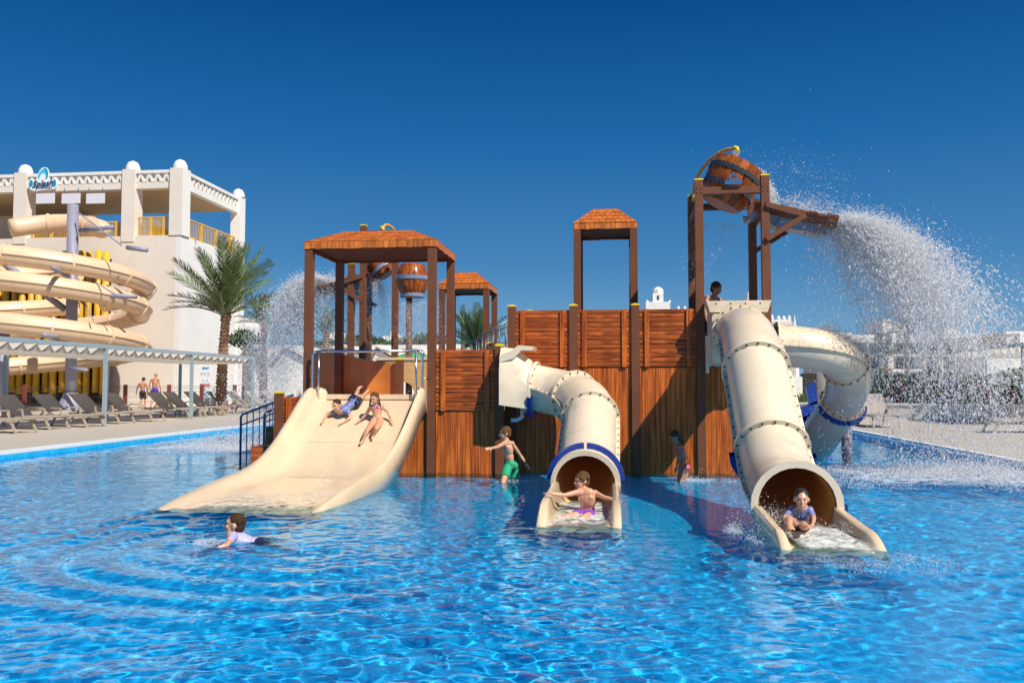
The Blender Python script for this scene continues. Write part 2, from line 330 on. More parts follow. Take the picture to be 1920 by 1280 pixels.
# deck: sheets around the pool at deck level
b = MB(); F = 400
for x0, x1, y0, y1 in ((-F, PX0, -60, F), (PX1, F, -60, F), (PX0, PX1, PY1, F), (PX0, PX1, -60, PY0)):
    b.add([(x0, y0, DZ), (x1, y0, DZ), (x1, y1, DZ), (x0, y1, DZ)], [(0, 1, 2, 3)])
def deckmat():
    m = M['deck']; nt = m.node_tree; return m
dk = obj('pool_deck', b, M['deck']); tag(dk, 'pale stone pool deck', None, kind='structure')
# coping stones along the two visible edges (each a piece)
cb = MB(); cb.box(-.17, .0, 0, .592, -.045, .012); cm = cb.mesh('coping_stone', M['coping'])
cop = bpy.data.objects.new('pool_coping', None); COL.objects.link(cop); tag(cop, 'white pool edge coping', None, kind='structure')
for i in range(52):
    y = PY0+6+i*.6
    if y > PY1: break
    for x in (PX0+.0, PX1+.17):
        o = link('coping_stone', cm, cop, (x, y, DZ))
bb = MB(); bb.box(PX0-.17, PX1+.17, PY1, PY1+.2, DZ-.04, DZ+.012); o = obj('coping_back', bb, M['coping'], cop)
# paving joints on the near deck: slabs as pieces, left strip in view
sb = MB(); sb.box(.006, .994, .006, .994, 0, .014)
smesh = sb.mesh('deck_slab', M['deck'])
slabs = bpy.data.objects.new('deck_paving', None); COL.objects.link(slabs); tag(slabs, 'pale paving slabs beside the pool', None, kind='structure')
for i in range(5):
    for j in range(28):
        link('slab', smesh, slabs, (PX0-.18-1-i, 10.5+j, DZ+.002))
for i in range(6):
    for j in range(18):
        link('slab', smesh, slabs, (PX1+.18+i, 10.5+j, DZ+.002))
# ================================================================ PLAY STRUCTURE
YM = 12.45; YL = 12.0; PW = .115
def post_mb(x, y, z0, z1, w=PW):
    b = MB(); b.box(x-w/2, x+w/2, y-w/2, y+w/2, z0, z1); return b
def cap_mb(x, y, z, w=PW):
    b = MB(); b.box(x-w/2-.004, x+w/2+.004, y-w/2-.004, y+w/2+.004, z, z+.02)
    h = w/2; b.add([(x-h, y-h, z+.02), (x+h, y-h, z+.02), (x+h, y+h, z+.02), (x-h, y+h, z+.02), (x, y, z+.038)], [(0,1,4),(1,2,4),(2,3,4),(3,0,4)]); return b
def post(t, x, y, z1, z0=FLOOR+.01, cap=True, w=PW):
    p = t.part('post', post_mb(x, y, z0, z1, w), M['post'])
    if cap: t.part('post_cap', cap_mb(x, y, z1+.001, w), M['yellow'])
    return p
BOARD = {}
def boards_v(t, x0, x1, z0, z1, y, wid=.072, th=.028):
    n = max(1, round((x1-x0)/wid)); w = (x1-x0)/n; key = (round(w, 4), round(z1-z0, 4))
    if key not in BOARD:
        b = MB(); g = .0012; h = z1-z0
        P = [(g/2, 0), (g/2, -th+.004), (.004, -th), (w-.004, -th), (w-g/2, -th+.004), (w-g/2, 0)]
        b.sweep([[Vector((px, py, -h/2)) for px, py in P], [Vector((px, py, h/2)) for px, py in P]], closed_sec=True, caps=True)
        BOARD[key] = b.mesh('board', M['boardz'])
    for i in range(n):
        o = t.piece('board', BOARD[key], (x0+i*w, y+random.uniform(-.003, .003), (z0+z1)/2))
        if z0 < 0: RECV.append(o)
def panel(t, x0, x1, z0, z1, y, battens=(.13, .87)):
    """rough horizontal boards with two studded upright battens"""
    bk = MB(); bk.box(x0, x1, y, y+.02, z0, z1); t.part('panel_back', bk, M['boardx'])
    n = round((z1-z0)/.062); h = (z1-z0)/n; W = x1-x0; key = ('h', round(W, 4), round(h, 4))
    if key not in BOARD:
        L = []
        for s in range(2):
            b = MB(); g = .001; m = 10; rnd = random.Random(s)
            secs = []
            for k in range(m+1):
                x = -W/2+W*k/m; j = rnd.uniform(-.003, .003); d = rnd.uniform(-.002, .002)
                secs.append([Vector((x, 0, -h/2+g)), Vector((x, -.020, -h/2+g)), Vector((x, -.024+d, -h/2+.005+j)), Vector((x, -.025+d, h/2-.005+j)), Vector((x, -.020, h/2-g)), Vector((x, 0, h/2-g))])
            b.sweep(secs, closed_sec=True, caps=True); L.append(b.mesh('board', M['boardx'], auto=50))
        BOARD[key] = L
    for i in range(n): t.piece('board', BOARD[key][i % 2], ((x0+x1)/2, y, z0+(i+.5)*h))
    for f in battens:
        x = x0+W*f; b = MB(); b.box(-.032, .032, -.052, -.018, -(z1-z0)/2, (z1-z0)/2)
        for k in range(8):
            z = -(z1-z0)/2+.05+k*(z1-z0-.1)/7
            b.lathe([(.009, 0), (.007, .006), (.0, .008)], 6, Matrix.Translation((0, -.052, z))@Matrix.Rotation(math.pi/2, 4, 'X'))
        k2 = ('bt', round(z1-z0, 3))
        if k2 not in BOARD: BOARD[k2] = b.mesh('batten', M['boardz'], auto=30)
        t.piece('batten', BOARD[k2], (x, y, (z0+z1)/2))
def roof(t, x0, x1, y0, y1, z, over=.07, rise=.26, fasc=.16, run=.42, rows=4, sw=.085):
    X0, X1, Y0, Y1 = x0-over, x1+over, y0-over, y1+over
    zt = z+fasc+rise; r = min(run, (X1-X0)*.3, (Y1-Y0)*.42); z1 = z+fasc
    b = MB(); b.box(X0+.03, X1-.03, Y0+.03, Y1-.03, z+.035, z+.06)
    b.box(X0+.02, X1-.02, Y0+.02, Y0+.035, z, z1-.01); b.box(X0+.02, X1-.02, Y1-.035, Y1-.02, z, z1-.01)
    b.box(X0+.02, X0+.035, Y0+.035, Y1-.035, z, z1-.01); b.box(X1-.035, X1-.02, Y0+.035, Y1-.035, z, z1-.01)
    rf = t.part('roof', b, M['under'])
    # fascia and shingles: each course is cut to the hip
    def tri_shingle(p0, p1, q0, q1, nrm, th, m):
        c = (p0+p1+q0+q1)/4; bm_ = MB(); up = nrm*th
        V = [p-c for p in (p0, p1, q1, q0)]+[p-c+up for p in (p0, p1)]+[q1-c+up*.35, q0-c+up*.35]
        bm_.add(V, [(0,3,2,1),(4,5,6,7),(0,1,5,4),(1,2,6,5),(2,3,7,6),(3,0,4,7)])
        return t.piece('shingle', bm_.mesh('shingle', m), c, parent=rf)
    faces = [((X0, Y0), (X1, Y0), (X0+r, Y0+r), (X1-r, Y0+r), 'shingle'), ((X1, Y0), (X1, Y1), (X1-r, Y0+r), (X1-r, Y1-r), 'shingley'),
             ((X1, Y1), (X0, Y1), (X1-r, Y1-r), (X0+r, Y1-r), 'shingle'), ((X0, Y1), (X0, Y0), (X0+r, Y1-r), (X0+r, Y0+r), 'shingley')]
    for fi, (a, b_, c, d, mk) in enumerate(faces):
        a = Vector((*a, z1)); b_ = Vector((*b_, z1)); c = Vector((*c, zt)); d = Vector((*d, zt))
        L = (b_-a).length; dirn = (b_-a).normalized(); n = max(2, round(L/(sw if fi in (0, 1) else sw*2.2)))
        outn = dirn.cross(Vector((0, 0, 1)))
        fz0 = Vector((0, 0, -fasc))
        for i in range(n):      # fascia boards
            p0 = a+dirn*(L*i/n+.002); p1 = a+dirn*(L*(i+1)/n-.002)
            dz = Vector((0, 0, -fasc+random.uniform(-.006, .006)))
            tri_shingle(p0+dz-outn*0, p1+dz, p0, p1, outn, .012, M[mk])
        nr = (c-a).cross(dirn).normalized(); nr = nr if nr.z > 0 else -nr
        for k in range(rows):
            f0, f1 = k/rows, (k+1.06)/rows if k < rows-1 else 1
            e0, e1 = a.lerp(c, f0), b_.lerp(d, f0); g0, g1 = a.lerp(c, f1), b_.lerp(d, f1); off = (k % 2)*.5
            m_ = n
            for i in range(-1, m_):
                u0, u1 = max(0, (i+off)/m_), min(1, (i+1+off)/m_)
                if u1-u0 < .2/m_: continue
                # keep widths equal: clip by the hip
                def clampx(P, Q, s):   # point at distance s*L along the eave, limited to the course
                    base = a+dirn*(s*L); w = (Q-P).length; t0 = (base-P).dot(dirn); t0 = max(0, min(w, t0)); return P+dirn*t0
                p0, p1 = clampx(e0, e1, u0), clampx(e0, e1, u1); q0, q1 = clampx(g0, g1, u0), clampx(g0, g1, u1)
                if (p1-p0).length < .008 and (q1-q0).length < .008: continue
                gp = dirn*.0022
                if (p1-p0).length > .01: p0 = p0+gp; p1 = p1-gp
                if (q1-q0).length > .01: q0 = q0+gp; q1 = q1-gp
                jt = (g0-e0).normalized()*random.uniform(-.006, .004)
                tri_shingle(p0+jt, p1+jt, q0, q1, nr, random.uniform(.012, .018), M[mk])
    b = MB(); b.box(X0+r-.01, X1-r+.01, Y0+r-.01, Y1-r+.01, zt-.01, zt+.012)
    t.part('ridge_board', b, M['shingle'])
    # underside of the slopes
    b = MB(); b.add([(X0+.01, Y0+.01, z1-.012), (X1-.01, Y0+.01, z1-.012), (X1-.01, Y1-.01, z1-.012), (X0+.01, Y1-.01, z1-.012), (X0+r, Y0+r, zt-.012), (X1-r, Y0+r, zt-.012), (X1-r, Y1-r, zt-.012), (X0+r, Y1-r, zt-.012)],
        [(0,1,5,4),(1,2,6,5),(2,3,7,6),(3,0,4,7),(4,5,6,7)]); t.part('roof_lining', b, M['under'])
# ---- lower platform with the big canopy
t = Thing('play_platform', 'low wooden play platform with plank front under the wide cream slide', 'play platform', (-3.0, 12.6, 0))
PX = dict(a=-4.86, b=-4.42, c=-2.585, d=-1.6)
post(t, -4.86, YL+.03, 1.13); post(t, PX['d'], YL, 1.80)
boards_v(t, -2.52, -1.665, -.30, .88, YL+.02)
panel(t, -2.52, -1.665, .885, 1.75, YL)
boards_v(t, -3.25, -2.65, -.30, .87, YL+.04)
b = MB(); b.box(-4.8, -1.62, YL+.065, YL+.079, -.3, .975); t.part('backing', b, M['under'])
panel(t, -4.80, -4.36, .45, 1.08, YL+.05, (.2,)); boards_v(t, -4.80, -4.36, -.3, .44, YL+.06)
b = MB(); b.box(-4.8, -1.66, YL+.08, 13.5, .98, 1.04); t.part('deck_floor', b, M['smoothwood'])
# right side wall of the lower platform
b = MB(); b.box(-1.62, -1.58, YL+.07, YM-.02, -.3, .88); t.part('side_panel', b, M['boardz'])
# back panels: three smooth curved sheets with a falling top edge
xs = [-5.0, -4.50, -3.98, -3.48]; zt = [1.80, 1.78, 1.66, 1.60]
for i in range(3):
    b = MB(); secs = []
    for k in range(9):
        f = k/8; x = xs[i]+(xs[i+1]-xs[i])*f+(.006 if f == 0 else -.006 if f == 1 else 0); y = 13.52+.05*math.sin(math.pi*f); z = zt[i]+(zt[i+1]-zt[i])*f
        secs.append([Vector((x, y, .98)), Vector((x, y, z)), Vector((x, y+.02, z)), Vector((x, y+.02, .98))])
    b.sweep(secs, closed_sec=True, caps=True); t.part('curved_panel', b, M['smoothwood'], auto=40)
post(t, -3.44, 13.52, 1.66)
# inner posts of the deck behind
for x, y, z in ((-2.18+.15, 14.0, 1.93), (-1.93, 14.4, 1.93)): post(t, x, y, z, w=.10)
# silver rail above the slide mouth
b = MB(); zr = 1.735
for s, x in ((-1, -4.30), (1, -2.69)):
    pts = [(x, YL-.13, 1.02), (x, YL-.13, zr-.05), (x+s*-.02, YL-.13, zr-.015), (x-s*.06, YL-.13, zr)]
    b.tube(spline(pts, 4), .017, 8)
    b.tube([(x-s*.09, YL-.13, 1.02), (x-s*.09, YL-.13, zr)], .015, 8)
    b.tube([(x, YL-.13, 1.02), (x-s*.09, YL-.13, 1.02)], .015, 8); b.tube([(x, YL-.13, 1.35), (x-s*-.09, YL-.02, 1.35)], .012, 6)
b.tube([(-4.25, YL-.13, zr), (-2.74, YL-.13, zr)], .019, 8); t.part('slide_rail', b, M['steel'], smooth=True)
# ---- canopies
c = Thing('roof_canopy', 'widest shingled canopy on brown posts above the wide cream slide', 'canopy', (-3.5, 12.7, 0), 'shingled canopies')
for x in (-4.42, -2.585):
    for y in (YL+.02, 13.42): post(c, x, y, 3.27, cap=False, z0=FLOOR+.01 if y < 13 else -.3)
roof(c, -4.42, -2.585, YL+.02, 13.42, 3.24, over=.06, rise=.21, fasc=.10, run=.44)
c = Thing('roof_canopy', 'tallest shingled canopy, narrow and alone above the plank wall in the middle', 'canopy', (-.1, 14, 0), 'shingled canopies')
hx0, hx1, hy = aY(1082, 428, 13.6).x, aY(1188, 428, 13.6).x, 13.6; hz = aY(1130, 430, 13.6).z
for x in (hx0, hx1):
    for y in (hy, hy+.95): post(c, x, y, hz+.03, cap=False, z0=.5)
roof(c, hx0, hx1, hy, hy+.95, hz, over=.05, rise=.27, fasc=.095, run=.40, rows=4)
c = Thing('roof_canopy', 'smallest shingled canopy in front of the palm, right behind the widest one', 'canopy', (-3, 18, 0), 'shingled canopies')
hy = 17.4; hx0, hx1 = aY(829, 545, hy).x, aY(912, 545, hy).x; hz = aY(870, 542, hy).z
for x in (hx0, hx1):
    for y in (hy, hy+1.2): post(c, x, y, hz+.03, cap=False, z0=DZ-.5, w=.12)
roof(c, hx0, hx1, hy, hy+1.2, hz, over=.06, rise=.26, fasc=.11, run=.44, sw=.10)
# ---- upper plank wall
t = Thing('play_platform', 'high wooden play platform with three studded panels over a tall plank wall', 'play platform', (.3, 12.9, 0))
XS = [-1.48, -.575, .32, 1.24, 2.17]
post(t, XS[0], YM, 2.40, z0=FLOOR+.01); post(t, XS[1], YM, 2.40); post(t, XS[2], YM, 2.40)
post(t, XS[0]+.16, YM+1.1, 2.42, z0=0)
for i in range(3):
    panel(t, XS[i]+.0585, XS[i+1]-.0585, 1.515, 2.345, YM)
for i in range(4):
    boards_v(t, XS[i]+.0585, XS[i+1]-.0585, -.30, 1.50, YM+.02)
    b = MB(); b.box(XS[i]+.003, XS[i+1]-.003, YM+.06, YM+.075, -.3, 1.52); t.part('backing', b, M['boardz'])
b = MB(); b.box(XS[0]-.11, XS[0]-.065, YM, YM+.04, -.3, 1.5); t.part('edge_board', b, M['boardz'])
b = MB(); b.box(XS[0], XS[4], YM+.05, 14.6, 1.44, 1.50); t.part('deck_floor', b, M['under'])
b = MB(); b.box(XS[4]+.065, XS[4]+.09, YM+.1, 13.6, -.3, 1.5); t.part('side_panel', b, M['boardz'])
# stair between the two platforms, behind
s = Thing('stair_railing', 'grey metal stair railing climbing between the two play platforms', 'railing', (-2.0, 14, 0))
for y in (13.75, 14.35):
    p0 = aY(872, 648 if y < 14 else 652, y); p1 = aY(958 if y < 14 else 975, 598, y); b = MB(); b.tube([p0, p1], .016, 8); s.part('handrail', b, M['darkrail'], smooth=True)
    b = MB(); b.tube([p0+Vector((0, 0, -.42)), p1+Vector((0, 0, -.42))], .012, 6)
    for k in range(9):
        q = p0.lerp(p1, k/8); b.tube([q, q+Vector((0, 0, -.62))], .008, 5)
    s.part('balusters', b, M['darkrail'], smooth=True)
# blue railing of the steps on the left
s = Thing('step_railing', 'blue metal railing going down into the pool left of the wide slide', 'railing', (-5.5, 13.3, 0))
for dy in (0, .95):
    p0 = Vector((-6.13, 13.55+dy, .76)); p1 = Vector((-4.93, 12.75+dy, 1.10)) if dy == 0 else Vector((-4.93, 13.6, 1.10))
    b = MB(); b.tube([p0+Vector((-.0, 0, -1.3)), p0-Vector((0, 0, .03)), p0+Vector((.03, 0, .01)), p1], .02, 8); s.part('handrail', b, M['bluerail'], smooth=True)
    b = MB(); b.tube([p0+Vector((0, 0, -.17)), p1+Vector((0, 0, -.17))], .013, 6); s.part('mid_rail', b, M['bluerail'], smooth=True)
    for k in range(1, 8):
        q = p0.lerp(p1, k/8); b = MB(); b.tube([q, Vector((q.x, q.y, -.25+.09*k))], .010, 6); RECV.append(s.part('baluster', b, M['bluerail'], smooth=True))
b = MB()
for k in range(5): b.box(-6.1+k*.24, -4.86, 12.8, 14.4, -.6+k*.31, -.6+k*.31+.28)
s.part('steps', b, M['boardx'])
# ================================================================ BUCKET TOWERS
def bucket_tower(name_label, x0, x1, y0, y1, zt, posts, tray, side, loc):
    t = Thing('bucket_tower', name_label, 'water tower', loc, 'tipping bucket towers')
    for (x, y, z, z0) in posts: post(t, x, y, z, z0=z0)
    for y in (y0, y1):
        b = MB(); b.box(x0+.06, x1-.06, y-.045, y+.045, zt-.20, zt-.10); t.part('beam', b, M['post'])
        b = MB()
        for x in (x0, x1):
            for dz in (-.18, -.12):
                for dx in (-.03, .03): b.lathe([(.010, 0), (.008, .008), (0, .01)], 6, Matrix.Translation((x+dx, y-.058, zt+dz))@Matrix.Rotation(math.pi/2, 4, 'X'))
        t.part('bolts', b, M['bolt'])
    b = MB(); b.box(x0-.045, x0+.045, y0+.06, y1-.06, zt-.42, zt-.33); t.part('beam', b, M['post'])
    # chute tray: a shallow sloping wooden trough
    xa, xb, za, zb = tray; T = MB(); s = side
    ys_ = [y0-.02, y0+.12, (y0+y1)/2, y1-.12, y1+.02]; dzs = [.11, 0, -.03, 0, .11]
    nb = 9
    for k in range(nb):      # boards laid across the chute, ends uneven
        f0, f1 = k/nb+.0015, (k+1)/nb-.0015; e0, e1 = random.uniform(-.05, .03), random.uniform(-.03, .05); lift = random.uniform(-.008, .008); secs = []
        for y_, dz in ((ys_[0]+e0, dzs[0]), (ys_[1], dzs[1]), (ys_[2], dzs[2]), (ys_[3], dzs[3]), (ys_[4]+e1, dzs[4])):
            xq0, xq1 = xa+(xb-xa)*f0, xa+(xb-xa)*(f1+(random.uniform(0, .05) if k == nb-1 else 0)); z0_, z1_ = za+(zb-za)*f0+dz+lift, za+(zb-za)*f1+dz+lift
            secs.append([Vector((xq0, y_, z0_)), Vector((xq1, y_, z1_)), Vector((xq1, y_, z1_-.035)), Vector((xq0, y_, z0_-.035))])
        q = MB(); q.sweep(secs, closed_sec=True, caps=True); t.part('tray_board', q, M['tray'])
    for k, y in enumerate((y0-.02, y1+.02)):
        b = MB(); xm = xa+(xb-xa)*.62; zm = za+(zb-za)*.62; xp = x1 if side > 0 else x0
        b.bar((xp, y+(-.05 if k == 0 else .05), za-.48), (xm, y+(-.05 if k == 0 else .05), zm+.02), .06, .07); t.part('brace', b, M['post'])
        b = MB(); b.bar((xp, y+(-.05 if k == 0 else .05), za+.02), (xa+(xb-xa)*.6, y+(-.05 if k == 0 else .05), za+(zb-za)*.6+.02), .05, .07); t.part('tray_arm', b, M['post'])
    return t
TX0, TX1, TY0, TY1 = 1.24, 2.17, YM, 13.6
bt = bucket_tower('tall bucket tower over the right tube slides, its barrel tipping', TX0, TX1, TY0, TY1, 4.2,
    [(TX0, TY0, 4.20, FLOOR), (TX1, TY0, 4.24, FLOOR), (TX0, TY1, 4.22, 0), (TX1, TY1, 4.22, 0)], (TX1-.14, 3.14, 3.80, 3.53), 1, (1.7, 13.0, 0))
def spout(t, pts, lab=None):
    b = MB(); b.tube(spline(pts, 8), .026, 10); t.part('spout_pipe', b, M['pipey'], smooth=True)
    q = Vector(pts[-1]); b = MB(); b.tube([q+Vector((-.03, 0, .02)), q+Vector((.02, 0, .005)), q+Vector((.03, 0, -.06))], .034, 10); t.part('spout_mouth', b, M['yellow'], smooth=True)
    q = Vector(pts[0]); b = MB(); b.tube([q+Vector((0, 0, -.06)), q+Vector((0, 0, .05))], .045, 10); t.part('spout_base', b, M['yellow'], smooth=True)
spout(bt, [aY(1299, 372, 13.6)+Vector((0, -.02, 0)), aY(1304, 340, 13.5), aY(1318, 315, 13.4), aY(1340, 292, 13.25), aY(1362, 281, 13.1), aY(1379, 279, 13.0)])
b = MB(); p = aY(1375, 341, YM-.07)
b.box(p.x-.12, p.x+.12, p.y-.02, p.y+.02, p.z-.04, p.z+.02); b.lathe([(.03, -.05), (.065, -.05), (.065, .0), (.03, .0)], 14, Matrix.Translation((p.x, p.y, p.z+.06))@Matrix.Rotation(math.pi/2, 4, 'X'))
bt.part('pivot_bracket', b, M['steel'], auto=40)
# second tower behind, pouring to the left
y0 = 16.2; y1 = 17.1
q = lambda u, v, y=y0: aY(u, v, y)
bx0, bx1 = q(682, 425).x, q(742, 425).x; zt2 = q(683, 424).z
xl = q(659, 520).x
bt2 = bucket_tower('far bucket tower behind the widest canopy, pouring to the left', bx0, bx1, y0, y1, zt2,
    [(bx0, y0, zt2, -.5), (bx1, y0, zt2-.6, -.5), (aY(692, 500, y1).x, y1, zt2-.3, -.5), (xl, y0, zt2-.75, -.5)],
    (bx0+.1, q(598, 540).x, q(690, 520).z, q(598, 546).z), -1, (bx0, y0, 0))
spout(bt2, [aY(741, 445, 16.9), aY(740, 434, 16.8), aY(733, 425, 16.7), aY(724, 421.5, 16.6), aY(716, 428, 16.5)])
# column with a barrel on it
pc = Thing('barrel_column', 'wet brown column standing under the upright barrel', 'column', (aY(767, 600, 15.2).x, 15.2, 0))
b = MB(); b.tube([(pc.loc.x, 15.2, -.5), (pc.loc.x, 15.2, aY(767, 559, 15.2).z)], .06, 12); pc.part('shaft', b, M['post'], smooth=True)
b = MB(); b.box(pc.loc.x+.07, pc.loc.x+.56, 15.3, 15.34, .2, 1.62); pc.part('brown_board', b, M['boardz'])
# ================================================================ BARRELS
def barrel(label, base, axis, R0, R1, R2, H, hoops, n=20, group='wooden tipping barrels'):
    ax = Vector(axis).normalized(); qn = Vector((0, 0, 1)).rotation_difference(ax)
    root = bpy.data.objects.new('barrel', None); COL.objects.link(root); root.location = base; root.rotation_mode = 'QUATERNION'; root.rotation_quaternion = qn
    tag(root, label, 'barrel', group)
    def rad(f): # quadratic through R0,R1,R2
        return R0*(1-f)*(1-2*f)+R1*4*f*(1-f)+R2*f*(2*f-1)
    b = MB(); m = 8; a = 2*math.pi/n; g = .012
    secs = []
    for k in range(m+1):
        f = k/m; r = rad(f); z = f*H
        secs.append([Vector((r*math.cos(-a/2+g), r*math.sin(-a/2+g), z)), Vector(((r+.006), 0, z)), Vector((r*math.cos(a/2-g), r*math.sin(a/2-g), z)), Vector(((r-.025)*math.cos(a/2-g), (r-.025)*math.sin(a/2-g), z)), Vector(((r-.025)*math.cos(-a/2+g), (r-.025)*math.sin(-a/2+g), z))])
    b.sweep(secs, closed_sec=True, caps=True); sm = b.mesh('stave', M['stave'], auto=35)
    for i in range(n):
        o = link('stave', sm, root); o.rotation_euler = (0, 0, i*a)
    b = MB(); prof = [(max(.0, rad(k/m)-.02), k/m*H) for k in range(m+1)]; b.lathe([(0.001, .012)]+[(prof[0][0], .012)]+prof, 24); obj('barrel_lining', b, M['under'], root, smooth=False)
    b = MB(); b.lathe([(0.001, -.004), (R0-.02, -.004), (R0-.02, .01)], 24); obj('barrel_bottom', b, M['shingle'], root)
    for f in hoops:
        b = MB(); w = .035; r = rad(f)+.012; nn = 72; V = []; F = []
        for k in range(nn):
            th = 2*math.pi*k/nn; s = .008*(1 if k % 2 else -1)
            for zz, rr in ((-w+s, r-.012), (-w+s, r+.006), (w+s, r+.006), (w+s, r-.012)): V.append(Vector((rr*math.cos(th), rr*math.sin(th), f*H+zz)))
        for k in range(nn):
            for j in range(3): F.append((k*4+j, ((k+1) % nn)*4+j, ((k+1) % nn)*4+j+1, k*4+j+1))
        b.add(V, F); obj('hoop', b, hoopm, root)
    return root
M['hoop'] = mat('black_iron_hoop', (.035, .045, .055), .32, var=.3, vscale=20, coat=.3)
M['hoopg'] = mat('blue_grey_hoop', (.20, .25, .36), .35, var=.2)
hoopm = M['hoop']
c0 = aY(1350, 384, 13.02); 
barrel('big wooden barrel tipping on the tall right tower, black hoops', c0, (aY(1388, 312, 13.02)-c0), .285, .40, .375, .66, (.36, .74), n=17)
hoopm = M['hoopg']
c1 = aY(773, 557, 15.2); s_ = 15.5/1600
barrel('upright wooden barrel with a blue-grey hoop on the wet column', c1, (0, 0, 1), 18*s_, 30*s_, 21*s_, 62*s_, (.06, .57), n=18)
c2 = aY(727, 515, 16.6)
barrel('small tipped barrel half hidden by the widest canopy roof', c2, (aY(700, 478, 16.6)-c2), .20, .29, .27, .5, (.3, .7), n=16)
# tan play wall with a round hole, behind
t = Thing('play_wall', 'tan fibreglass play wall with a round hole behind the wide slide', 'play wall', (-3.5, 15.0, 0))
b = MB(); x0, x1, z0, z1 = -4.25, -3.30, .5, 1.70; hc = Vector((-3.74, 0, 1.12)); hr = .185; n = 24
def rim(a):
    d = Vector((math.cos(a), 0, math.sin(a))); ts = []
    if abs(d.x) > 1e-6: ts.append(((x1 if d.x > 0 else x0)-hc.x)/d.x)
    if abs(d.z) > 1e-6: ts.append(((z1 if d.z > 0 else z0)-hc.z)/d.z)
    tt = min(ts); return hc+d*tt
angs = sorted(set([2*math.pi*k/n for k in range(n)]+[math.atan2(z-hc.z, x-hc.x) % (2*math.pi) for x in (x0, x1) for z in (z0, z1)]))
O = [rim(a) for a in angs]; I = [hc+Vector((math.cos(a), 0, math.sin(a)))*hr for a in angs]; nn = len(angs); V = []
for y in (15.0, 15.08):
    V += [Vector((p.x, y, p.z)) for p in O]+[Vector((p.x, y, p.z)) for p in I]
F = []
for k in range(nn):
    j = (k+1) % nn; F += [(k, j, nn+j, nn+k), (2*nn+k, 3*nn+k, 3*nn+j, 2*nn+j), (nn+k, nn+j, 3*nn+j, 3*nn+k), (k, 2*nn+k, 2*nn+j, j)]
b.add(V, F); t.part('panel', b, M['tan2'] if 'tan2' in M else M['tan'], auto=30)
b = MB(); b.box(x0-.02, x1+.02, 14.98, 15.10, z1, z1+.05); t.part('top_edge', b, M['cream'])
# ================================================================ WIDE SLIDE
ST = [ # y, xL, xR, z centre, rail height, rail width
 (12.08, -4.36, -2.66, 1.045, .05, .12), (11.96, -4.36, -2.66, 1.035, .16, .15), (11.80, -4.37, -2.66, .985, .22, .18), (11.5, -4.38, -2.67, .80, .24, .20), (11.1, -4.40, -2.69, .53, .235, .21),
 (10.7, -4.42, -2.72, .29, .23, .22), (10.3, -4.44, -2.75, .13, .215, .23), (9.9, -4.47, -2.78, .055, .19, .25), (9.4, -4.50, -2.81, .040, .155, .28), (8.9, -4.54, -2.84, .022, .115, .32), (8.5, -4.58, -2.88, -.008, .08, .36), (8.15, -4.62, -2.90, -.06, .05, .40)]
def sl_interp(y):
    for i in range(len(ST)-1):
        a, b = ST[i], ST[i+1]
        if a[0] >= y >= b[0]:
            f = (a[0]-y)/(a[0]-b[0]); return [a[k]+(b[k]-a[k])*f for k in range(6)]
    return ST[0] if y > ST[0][0] else ST[-1]
def slide_hit(u, v, lift=0):
    d = ray(u, v); y = 12.0
    for k in range(4000):
        t = y/d.y; z = CAMH+d.z*t
        if z-lift >= sl_interp(y)[3] and k > 0: break
        y -= .001
        if y < 8: break
    # walk from near to far instead: first point where the ray meets the surface
    y = 8.0
    while y < 12.1:
        t = y/d.y; z = CAMH+d.z*t
        if z-lift <= sl_interp(y)[3]: break
        y += .002
    t = y/d.y; return Vector((d.x*t, y, CAMH+d.z*t))
Y_ = [s[0] for s in ST]; secs = []; skirt = []
pts4 = spline([Vector((s[0], s[3], s[4])) for s in ST], 4); ptsX = spline([Vector((s[1], s[2], s[5])) for s in ST], 4)
for p, q in zip(pts4, ptsX):
    y, z, rh = p; xl, xr, rw = q; rh = max(rh, .02); S = []
    def side(x, s):
        rw = q[2] if s > 0 else .10+.35*max(0, (q[2]-.25))
        return [Vector((x-s*.03, y, min(z-.06, z+rh-.34))), Vector((x-s*.005, y, z+rh-.03)), Vector((x+s*.02, y, z+rh-.006)), Vector((x+s*.05, y, z+rh)), Vector((x+s*rw*.42, y, z+rh-.004)), Vector((x+s*rw*.55, y, z+rh-.03)),
                Vector((x+s*rw*.72, y, z+rh*.55)), Vector((x+s*rw*.9, y, z+rh*.2)), Vector((x+s*(rw*1.05+.05), y, z+rh*.04)), Vector((x+s*(rw*1.2+.10), y, z))]
    L_ = side(xl, 1); R_ = side(xr, -1)[::-1]; secs.append(L_+[Vector(((xl+xr)/2, y, z))]+R_)
t = Thing('wide_slide', 'wide cream fibreglass slide running from the low platform into the pool', 'slide', (-3.5, 10.5, 0))
b = MB(); b.sweep(secs); o = t.part('slide_bed', b, M['cream'], auto=50); RECV.append(o)
sd = o.modifiers.new('thickness', 'SOLIDIFY'); sd.thickness = .018; sd.offset = -1
for y in (11.05, 10.25): # seams where bed sections meet
    b = MB()
    s = sl_interp(y); s2 = sl_interp(y-.012)
    b.add([(s[1]+s[5]*1.2+.1, y, s[3]+.004), (s[2]-s[5]*1.2-.1, y, s[3]+.004), (s2[2]-s2[5]*1.2-.1, y-.012, s2[3]+.004), (s2[1]+s2[5]*1.2+.1, y-.012, s2[3]+.004)], [(0, 1, 2, 3)]); t.part('seam', b, M['creamT'])
b = MB(); b.box(-4.24, -2.80, 11.96, 12.10, 1.05, 1.12); t.part('slide_sill', b, M['cream'])
